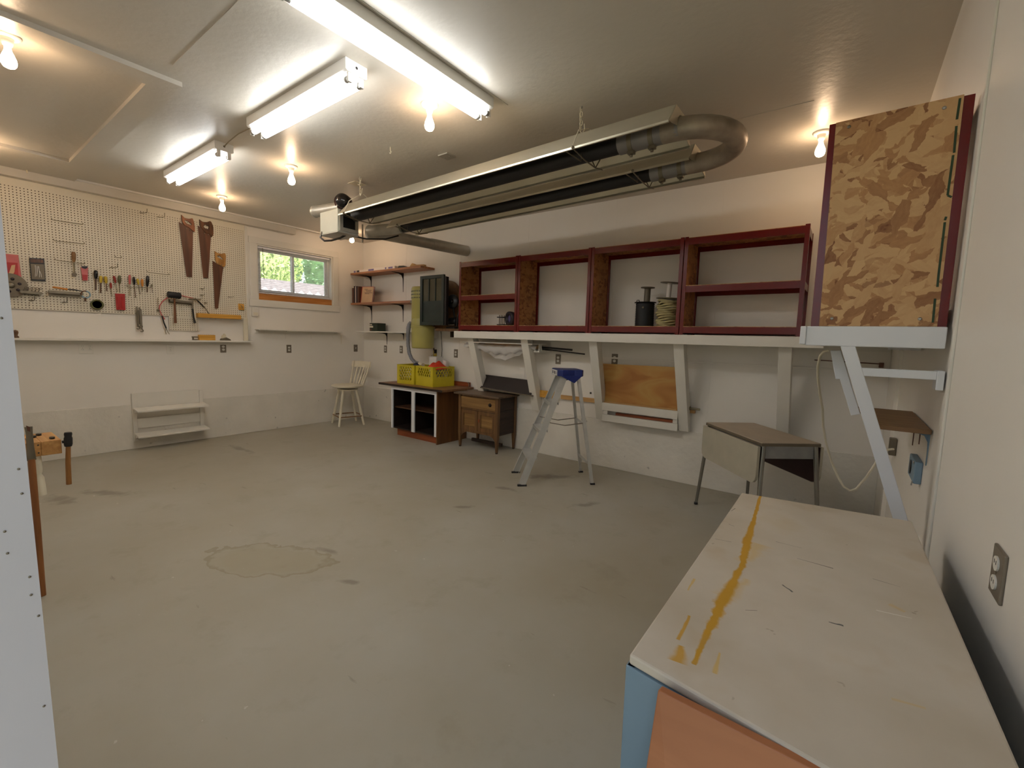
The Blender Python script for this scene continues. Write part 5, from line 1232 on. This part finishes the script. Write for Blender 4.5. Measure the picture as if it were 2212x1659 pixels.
for u_, v_ in ((1834, 274), (2040, 233), (1797, 688), (1987, 689)):
    q = W(u_, v_, y=-2.512); B().lathe([(0, 0), (.006, 0), (.0055, .002), (.002, .0035), (0, .0035)], q, (0, -1, 0), 14).build('bolt', 'toolsteel' if u_ == 1834 else 'steel', ep)
mk = []
for (u0, v0), (u1, v1) in (((2074, 212), (2067, 258)), ((2066, 272), (2061, 330)), ((2059, 335), (2047, 422)), ((2047, 422), (2056, 426)), ((2044, 468), (2041, 476)), ((2041, 480), (2027, 598)), ((2027, 598), (2025, 620)), ((2020, 645), (2015, 697))):
    a, b = W(u0, v0, y=-2.5122), W(u1, v1, y=-2.5122); B().beam(a, b, .0065, .0006, (0, 1, 0)).build('marker_line', 'markergreen', ep)
# brown corner shelf, box and cable below the platform
bs = thing('corner_shelf', 'brown wooden shelf on the right wall under the white platform', 'shelf', (6.85, -2.1, 1.12))
B().prism([(6.775, -2.40, 1.11), (6.945, -2.40, 1.11), (6.945, -1.78, 1.11), (6.735, -1.78, 1.11)], (0, 0, .018)).build('shelf_board', 'brownshelf', bs, bevel=.002)
bracket(bs, (6.95, -2.33, 1.11), (-1, 0, 0), .10, .13, 'bluegrey'); bracket(bs, (6.95, -2.08, 1.11), (-1, 0, 0), .12, .09, 'bookbrown'); bracket(bs, (6.95, -1.88, 1.11), (-1, 0, 0), .12, .13, 'bookbrown')
jb2 = thing('junction_box', 'blue grey electrical box with an open hole under the brown corner shelf', 'electrical box', (6.92, -2.15, .93))
jm = B(); jm.box((6.925, -2.26, .885), (6.95, -2.07, .975)); jm.build('box', 'bluegrey', jb2, bevel=.004)
B().lathe([(0, 0), (.03, 0), (.03, .001), (0, .001)], (6.924, -2.14, .93), (-1, 0, 0), 16).build('knockout', 'black', jb2)
for y, z in ((-2.26, .89), (-2.25, .88), (-2.24, .97)): B().lathe([(0, 0), (.005, 0), (.005, .004), (0, .004)], (6.924, y, z), (-1, 0, 0), 8).build('screw', 'steel', jb2)
wc = thing('white_cable', 'long white extension cable hanging in a loop behind the white brace', 'cable', (6.6, -.3, .8))
pts = [(1790, 757), (1780, 759), (1772, 768), (1767, 790), (1767, 815), (1771, 850), (1777, 885), (1778, 920), (1784, 955), (1795, 995), (1810, 1030), (1823, 1052), (1836, 1060), (1850, 1056), (1872, 1030), (1890, 1003), (1905, 975), (1920, 971), (1930, 970)]
ys_ = [-2.1, -2.1, -2.05, -2.0, -1.9, -1.8, -1.7, -1.6, -1.55, -1.5, -1.5, -1.5, -1.5, -1.5, -1.5, -1.52, -1.55, -1.58, -1.6]
B().tube([W(a, b, y=y) for (a, b), y in zip(pts, ys_)], .006, 8).build('cable', 'cordwhite', wc)
q = W(1932, 965, x=6.94); B().box((6.915, q.y-.03, q.z-.05), (6.949, q.y+.03, q.z+.05)).build('wall_plate', 'discgrey', wc, bevel=.004)

# ================================================================ stepladder
ang = math.atan2(.70, .71)
ld = thing('stepladder', 'short aluminium stepladder with a blue plastic top cap', 'ladder', (4.095, -1.03, 0), ang, local=True)
# local x: from front feet to rear feet, local y: across
TZ2 = 1.08; tx = .47; fw_, tw_ = .215, .125
for s in (-1, 1):
    a = V((0, s*fw_, .012)); b = V((tx-.06, s*tw_, TZ2))
    r_ = B(); r_.beam(a, b, .004, .072, (0, s, 0)) if False else None
    d_ = (b-a).normalized(); n_ = V((d_.z, 0, -d_.x)).normalized()
    r_.prism([a-n_*.033, a+n_*.033, b+n_*.029, b-n_*.029], V((0, s*.003, 0)))
    for e in (-1, 1): r_.prism([a+n_*e*.033, a+n_*e*.030, b+n_*e*.026, b+n_*e*.029], V((0, -s*.020, 0)))
    r_.build('side_rail', 'aluminium', ld)
    B().box((-.045, s*fw_-.014, 0), (.045, s*fw_+.012, .014)).build('rubber_foot', 'rubber', ld)
    if True:
        sp = B(); sp.prism([a+n_*.02+V((0, -s*.01, .02)), a+n_*.02+V((0, -s*.01, .16)), a+d_*.30+n_*(-.02)+V((0, -s*.01, 0)), a+d_*.06-n_*.03+V((0, -s*.01, 0))], V((0, s*.002, 0)))
        sp.build('foot_gusset', 'aluminium', ld)
    a = V((.71, s*.205, .012)); b = V((tx+.075, s*.125, TZ2))
    r_ = B(); d2 = (b-a).normalized(); n2 = V((d2.z, 0, -d2.x)).normalized()
    r_.prism([a-n2*.016, a+n2*.016, b+n2*.016, b-n2*.016], V((0, s*.002, 0))).prism([a-n2*.016, a-n2*.014, b-n2*.014, b-n2*.016], V((0, -s*.024, 0)))
    r_.build('rear_rail', 'aluminium', ld)
    B().box((.69, s*.205-.014, 0), (.735, s*.205+.008, .014)).build('rubber_foot', 'rubber', ld)
for k, z in enumerate((.27, .54, .81)):
    t = z/TZ2; x = (tx-.06)*t; w_ = fw_+(tw_-fw_)*t-.003
    st_ = B(); st_.box((x-.045, -w_, z), (x+.045, w_, z+.003)).box((x-.045, -w_, z-.03), (x-.042, w_, z)).box((x+.042, -w_, z-.022), (x+.045, w_, z))
    st_.build('step', 'aluminium', ld)
cap = B(); cz = TZ2-.03
cap.prism([(tx-.135, -.135, cz+.02), (tx-.135, .135, cz+.02), (tx-.09, .155, cz+.02), (tx+.03, .14, cz+.02), (tx+.105, .155, cz+.02), (tx+.125, .12, cz+.02), (tx+.125, -.12, cz+.02), (tx+.105, -.155, cz+.02), (tx+.03, -.14, cz+.02), (tx-.09, -.155, cz+.02)], (0, 0, .065))
cap.build('top_cap', 'blueplastic', ld, bevel=.006)
for s in (-1, 1): B().prism([(tx-.12, s*.138, cz+.03), (tx+.11, s*.138, cz+.03), (tx+.03, s*.138, cz-.045)], (0, s*.012, 0)).build('cap_skirt', 'blueplastic', ld)
cl_ = B().box((tx-.139, -.10, cz+.025), (tx-.1355, .10, cz+.075)).build('cap_label', 'whiteplastic', ld, label='white label on the front edge of the cap')
for k, (y, w_) in enumerate(((-.075, .02), (-.03, .035), (.02, .012), (.05, .03))): B().box((tx-.1396, y, cz+.035), (tx-.1391, y+w_, cz+.065)).build('print_mark', 'bookdark', cl_)
for s in (-1, 1):
    z = .60; xf = (tx-.06)*z/TZ2; xr = .71+(tx+.075-.71)*z/TZ2; wf_ = fw_+(tw_-fw_)*z/TZ2; wr = .205+(.125-.205)*z/TZ2
    B().beam((xf, s*(wf_-.012), z+.02), ((xf+xr)/2, s*(wf_-.02), z-.015), .005, .022, (0, 1, 0)).beam(((xf+xr)/2, s*(wf_-.02), z-.015), (xr, s*(wr-.012), z+.01), .005, .022, (0, 1, 0)).build('spreader', 'toolsteel', ld)
for z in (.60, .20):
    xr = .71+(tx+.075-.71)*z/TZ2; wr = .205+(.125-.205)*z/TZ2
    B().beam((xr, -wr, z), (xr, wr, z), .016, .022).build('rear_brace', 'aluminium', ld)
for s in (-1, 1):
    xr = .71+(tx+.075-.71)*.13/TZ2
    B().beam((xr, s*.19, .06), (xr+.0, s*.09, .20), .004, .014).build('corner_brace', 'aluminium', ld)

# ================================================================ drop-leaf table
c4 = [V((5.746, -.593, 0)), V((6.238, -1.161, 0)), V((6.572, -.899, 0)), V((6.082, -.222, 0))]
tcx = (c4[0]+c4[1]+c4[2]+c4[3])/4; lx = (c4[1]-c4[0]); ta = math.atan2(lx.y, lx.x)
tb = thing('drop_leaf_table', 'old kitchen table with both leaves folded down and grey metal legs', 'table', (tcx.x, tcx.y, 0), ta, local=True)
hl, hw = .385, .215                # local x along the leaves, local y across (+y = far side)
B().box((-hl, -hw, .728), (hl, hw, .752)).build('tabletop', 'laminate', tb, bevel=.003)
eb = B()
for p_, q_ in (((-hl-.002, -hw-.002, .727), (hl+.002, -hw, .747)), ((-hl-.002, hw, .727), (hl+.002, hw+.002, .747)), ((hl, -hw, .727), (hl+.002, hw, .747)), ((-hl-.002, -hw, .727), (-hl, hw, .747))): eb.box(p_, q_)
eb.build('edge_trim', 'discgrey', tb)
def leaf(s):
    y = s*(hw+.028); z1_, z0_ = .722, .452; r_ = .06
    pts = [(-hl, y, z1_), (hl, y, z1_), (hl, y, z0_+r_)]+[(hl-r_+r_*math.cos(t), y, z0_+r_-r_*math.sin(t)) for t in (PI*.17, PI*.33)]+[(hl-r_, y, z0_), (-hl+r_, y, z0_)]+[(-hl+r_-r_*math.cos(t), y, z0_+r_-r_*math.sin(t)) for t in (PI*.33, PI*.17)]+[(-hl, y, z0_+r_)]
    lo = B().prism(pts, (0, -s*.020, 0)).build('leaf', 'leafpanel', tb, bevel=.002)
    y2 = y-s*.022
    pin = [(p_[0]*.985, y2, .59+(p_[2]-.59)*.97) for p_ in pts]
    B().prism(pin, (0, s*.0015, 0)).build('leaf_inside', 'darkred', lo, label='dark red brown underside of the leaf')
leaf(-1); leaf(1)
for s in (-1, 1): B().box((-hl+.03, s*(hw-.035), .64), (hl-.03, s*(hw-.02), .727)).build('side_apron', 'greylam', tb)
for s in (-1, 1): B().box((s*(hl-.03), -hw+.03, .635), (s*(hl-.015), hw-.03, .727)).build('end_apron', 'greylam', tb)
for sx in (-1, 1):
    for sy in (-1, 1):
        a = V((sx*(hl-.018), sy*(hw-.022), .727)); b = V((sx*(hl+.045), sy*(hw+.02), 0))
        lgo = B().tube([a, b], [.017, .012], 12).build('leg', 'chrome', tb)
        B().lathe([(0, 0), (.016, 0), (.015, .02), (0, .02)], b, seg=10).build('leg_tip', 'rubber', lgo)
for s in (-1, 1): B().beam((s*.2, s*0-hw-.02, .70), (s*.2, -hw+.05, .62), .02, .006, (1, 0, 0)).build('leaf_hinge', 'toolsteel', tb)

# ================================================================ workbench at the right
wb = thing('workbench', 'painted workbench with a cream top and blue grey sides along the right wall', 'workbench', (6.65, -3.4, 0))
tp = [(6.412, -2.909), (6.872, -2.842), (6.893, -4.02), (6.421, -3.953)]
m, t, p = nt('benchtop'); tc = objco(t)
n1 = tex(t, 'Noise', tc, Scale=4, Detail=5.0); col = ramp(t, n1.outputs[0], [(.3, lin((188, 176, 156))), (.6, lin((202, 192, 176))), (.8, lin((196, 180, 150)))])
def wob(scale, amp):
    n = tex(t, 'Noise', tc, Scale=scale, Detail=4.0); return math_(t, 'MULTIPLY', math_(t, 'SUBTRACT', n.outputs[0], .5), amp)
def streak(col, p0, p1, w0, w1, c, soft=.4, amp=.03, s=16, k=1.0):
    """painted drip or scratch along a segment on the bench top"""
    org = Vector((6.65, -3.4, 0)); p0 = Vector((p0.x, p0.y, 0))-org; p1 = Vector((p1.x, p1.y, 0))-org; d = p1-p0; l = d.length
    tcn = t.nodes.new('ShaderNodeTexCoord'); mp = t.nodes.new('ShaderNodeMapping'); mp.vector_type = 'TEXTURE'
    mp.inputs['Location'].default_value = p0; mp.inputs['Rotation'].default_value = (0, 0, math.atan2(d.y, d.x)); t.links.new(tcn.outputs['Object'], mp.inputs[0])
    sp = t.nodes.new('ShaderNodeSeparateXYZ'); t.links.new(mp.outputs[0], sp.inputs[0])
    yy = math_(t, 'ABSOLUTE', math_(t, 'ADD', sp.outputs[1], wob(s, amp)))
    fx = math_(t, 'DIVIDE', sp.outputs[0], l); wd_ = math_(t, 'ADD', w0, math_(t, 'MULTIPLY', fx, w1-w0)); wd_ = math_(t, 'ADD', wd_, wob(s*2.2, w0*1.6))
    r_ = math_(t, 'DIVIDE', yy, math_(t, 'MAXIMUM', wd_, .0006))
    inside = math_(t, 'MULTIPLY', math_(t, 'GREATER_THAN', sp.outputs[0], 0.0), math_(t, 'LESS_THAN', sp.outputs[0], l))
    f_ = math_(t, 'MULTIPLY', ramp(t, r_, [(1-soft, (1, 1, 1, 1)), (1.0, (0, 0, 0, 1))]), inside)
    return mix(t, math_(t, 'MULTIPLY', f_, k), col, c)
BZ = .90; yel = lin((196, 148, 40)); yel2 = lin((204, 170, 92)); drk = lin((96, 86, 76)); blk = lin((56, 58, 60))
def S_(u0, v0, u1, v1): return W(u0, v0, z=BZ), W(u1, v1, z=BZ)
for u0, v0, u1, v1, w0, w1, c, so, am, sc2, k in (
    (1640, 1175, 1605, 1215, .035, .012, yel2, .9, .04, 18, .5), (1612, 1250, 1562, 1290, .012, .03, yel2, .9, .04, 18, .5),
    (1645, 1062, 1632, 1110, .0045, .006, yel, .3, .006, 20, 1), (1632, 1110, 1614, 1170, .006, .013, yel, .4, .01, 20, 1), (1614, 1170, 1602, 1225, .013, .008, yel, .4, .01, 20, 1),
    (1602, 1225, 1560, 1300, .008, .018, yel, .5, .012, 20, 1), (1560, 1300, 1530, 1360, .018, .008, yel, .5, .010, 22, 1), (1530, 1360, 1498, 1435, .008, .005, yel, .5, .008, 22, 1),
    (1490, 1330, 1465, 1382, .003, .005, yel, .5, .006, 22, .9), (1472, 1395, 1462, 1430, .006, .018, yel, .7, .02, 22, .9), (1500, 1250, 1486, 1275, .004, .002, yel2, .5, .006, 22, .8),
    (1555, 1410, 1544, 1455, .002, .006, yel2, .6, .006, 22, .8), (1676, 1170, 1732, 1184, .0015, .0005, drk, .5, .002, 9, .8), (1722, 1206, 1800, 1228, .001, .0025, drk, .5, .003, 9, .9),
    (1885, 1250, 1945, 1268, .0012, .0006, drk, .5, .002, 9, .8), (1690, 1263, 1712, 1279, .002, .003, blk, .5, .008, 40, .9), (1790, 1343, 1822, 1352, .0016, .004, blk, .5, .010, 40, .9),
    (1893, 1318, 1970, 1336, .0015, .001, lin((232, 228, 220)), .5, .004, 12, .9), (1920, 1305, 1955, 1322, .008, .008, yel2, .9, .01, 14, .5), (1925, 1508, 2000, 1530, .004, .005, yel2, .9, .01, 14, .5),
    (1610, 1318, 1636, 1319, .001, .001, drk, .5, .002, 20, .9), (1545, 1164, 1580, 1171, .001, .001, drk, .5, .002, 20, .8), (1574, 1132, 1586, 1137, .0015, .001, blk, .5, .006, 40, .9), (1580, 1104, 1588, 1098, .001, .002, drk, .5, .004, 30, .8)):
    col = streak(col, *S_(u0, v0, u1, v1), w0, w1, c, so, am, sc2, k)
n3 = tex(t, 'Noise', tc, Scale=38, Detail=2.0); col = mix(t, ramp(t, n3.outputs[0], [(.74, (0, 0, 0, 1)), (.78, (.5, .5, .5, 1))]), col, lin((130, 112, 88)))
n4 = tex(t, 'Noise', tc, Scale=7, Detail=3.0); col = mix(t, ramp(t, n4.outputs[0], [(.60, (0, 0, 0, 1)), (.72, (.25, .25, .25, 1))]), col, lin((170, 142, 96)))
t.links.new(col, p.inputs['Base Color']); p.inputs['Roughness'].default_value = .55; bump(t, p, n1.outputs[0], .1, .003); M['benchtop'] = m
B().prism([(a, b, BZ-.018) for a, b in tp], (0, 0, .018)).build('benchtop', 'benchtop', wb, bevel=.004)
tq = [(6.422, -2.925), (6.862, -2.86), (6.885, -4.017), (6.417, -3.956)]
def wallp(a, b, nm, mat='bluegrey'):
    a, b = V((a[0], a[1], 0)), V((b[0], b[1], 0)); n_ = (b-a).cross(V((0, 0, 1))).normalized()
    B().prism([a+V((0, 0, .06)), b+V((0, 0, .06)), b+V((0, 0, BZ-.019)), a+V((0, 0, BZ-.019))], -n_*.016).build(nm, mat, wb, bevel=.002)
wallp(tq[0], tq[3], 'front_panel'); wallp(tq[3], tq[2], 'end_panel'); wallp(tq[1], tq[0], 'end_panel')
B().prism([(a, b, 0) for a, b in ((6.45, -2.96), (6.84, -2.90), (6.85, -3.95), (6.46, -3.90))], (0, 0, .06)).build('plinth', 'black', wb)
for zz in (.36, .60): B().prism([(6.4215, -2.95, zz), (6.4315, -3.92, zz), (6.4315, -3.92, zz+.006), (6.4215, -2.95, zz+.006)], (-.003, 0, 0)).build('drawer_gap', 'black', wb)
a, b = W(1430, 1476, z=BZ-.05), W(1612, 1566, z=BZ-.05)
t_ = thing('plywood_offcut', 'bare orange brown plywood panel leaning on the near end of the workbench', 'plywood', (6.55, -4.0, 0))
a = W(1433, 1475, z=BZ-.004); b = W(1612, 1564, z=BZ-.004); b = a+(b-a)*1.9
B().prism([(a.x, a.y-.006, a.z), (b.x, b.y-.006, b.z), (b.x-.01, b.y-.20, 0), (a.x-.03, a.y-.17, .0)], (-.002, -.014, 0)).build('panel', 'plyorange', t_, bevel=.002)

# ================================================================ tool rack by the doorway
rk = thing('mallet_rack', 'pine block rack on a painted post near the left edge, holding mallets', 'rack', (3.1, -4.3, .73))
rx = 3.10
B().box((rx-.30, -4.295, .692), (rx, -4.253, .773)).build('rack_block', 'rackpine', rk, bevel=.003)
B().prism([(rx, -4.2525, .692), (rx, -4.171, .692), (rx-.30, -4.171, .692), (rx-.30, -4.2525, .692)], (0, 0, .081)).build('rack_block', 'rackpine', rk, bevel=.003)
B().box((rx-.30, YF, .70), (rx-.04, -4.296, .765)).build('wall_arm', 'rackpine', rk)
for z in (.712, .756): B().lathe([(0, 0), (.004, 0), (.004, .001), (0, .001)], (rx, -4.264, z), (1, 0, 0), 8).build('screw', 'black', rk)
for x, y in ((rx-.06, -4.20), (rx-.17, -4.262), (rx-.22, -4.235)): B().prism(circ((x, y, .773), .022, (1, 0, 0), (0, 1, 0), 12, r2=.012), (0, 0, .010)).build('tool_end', 'black', rk)
q0, q1 = V((rx-.03, -4.268, .690)), V((rx-.01, -4.262, .465))
B().tube([q0, q0.lerp(q1, .30), q0.lerp(q1, .42), q0.lerp(q1, .46), q0.lerp(q1, .55), q1], [.016, .017, .015, .009, .018, .020], 12).build('turned_leg', 'cream', rk, label='cream painted turned leg hanging under the block')
def q_(u_, v_, x): return W(u_, v_, x=x)
t_ = thing('sledge_mallet', 'black headed mallet with a long wooden handle hooked beside the pine rack', 'hammer', q_(147, 945, rx))
c = q_(147, 934, rx); d = q_(147.5, 964, rx)
B().tube([c, c.lerp(d, .12), c.lerp(d, .3), c.lerp(d, .42), c.lerp(d, .85), d], [.016, .018, .016, .019, .019, .016], 16).build('head', 'rubber', t_)
B().tube([q_(134, 955, rx), q_(140, 954, rx)], .008, 10).build('cross_head', 'rubber', t_)
B().tube([d, q_(147, 1000, rx), q_(149, 1046, rx)], [.011, .012, .0125], 12).build('handle', 'hammerwood', t_)
t_ = thing('long_handled_tool', 'long brown wooden handle with a grey steel head, standing on the floor beside the doorway', 'tool', (3.4, -4.33, 0))
e_ = W(91, 1287, z=0.0); top = q_(62, 918, 3.30)
B().tube([e_, e_.lerp(q_(68, 990, 3.30), .5), q_(68, 992, 3.30)], [.016, .016, .014], 12).build('handle', 'stickwood', t_)
B().tube([q_(68, 994, 3.30), q_(65.5, 965, 3.30), q_(63, 935, 3.30), q_(61.5, 922, 3.30)], [.018, .014, .013, .015], 12, flat=.6).build('steel_socket', 'toolsteel', t_)
B().prism([q_(56, 919, 3.30), q_(64, 922, 3.30), q_(65, 932, 3.30), q_(58, 930, 3.30)], (.012, 0, 0)).build('blade_tip', 'bookbrown', t_)
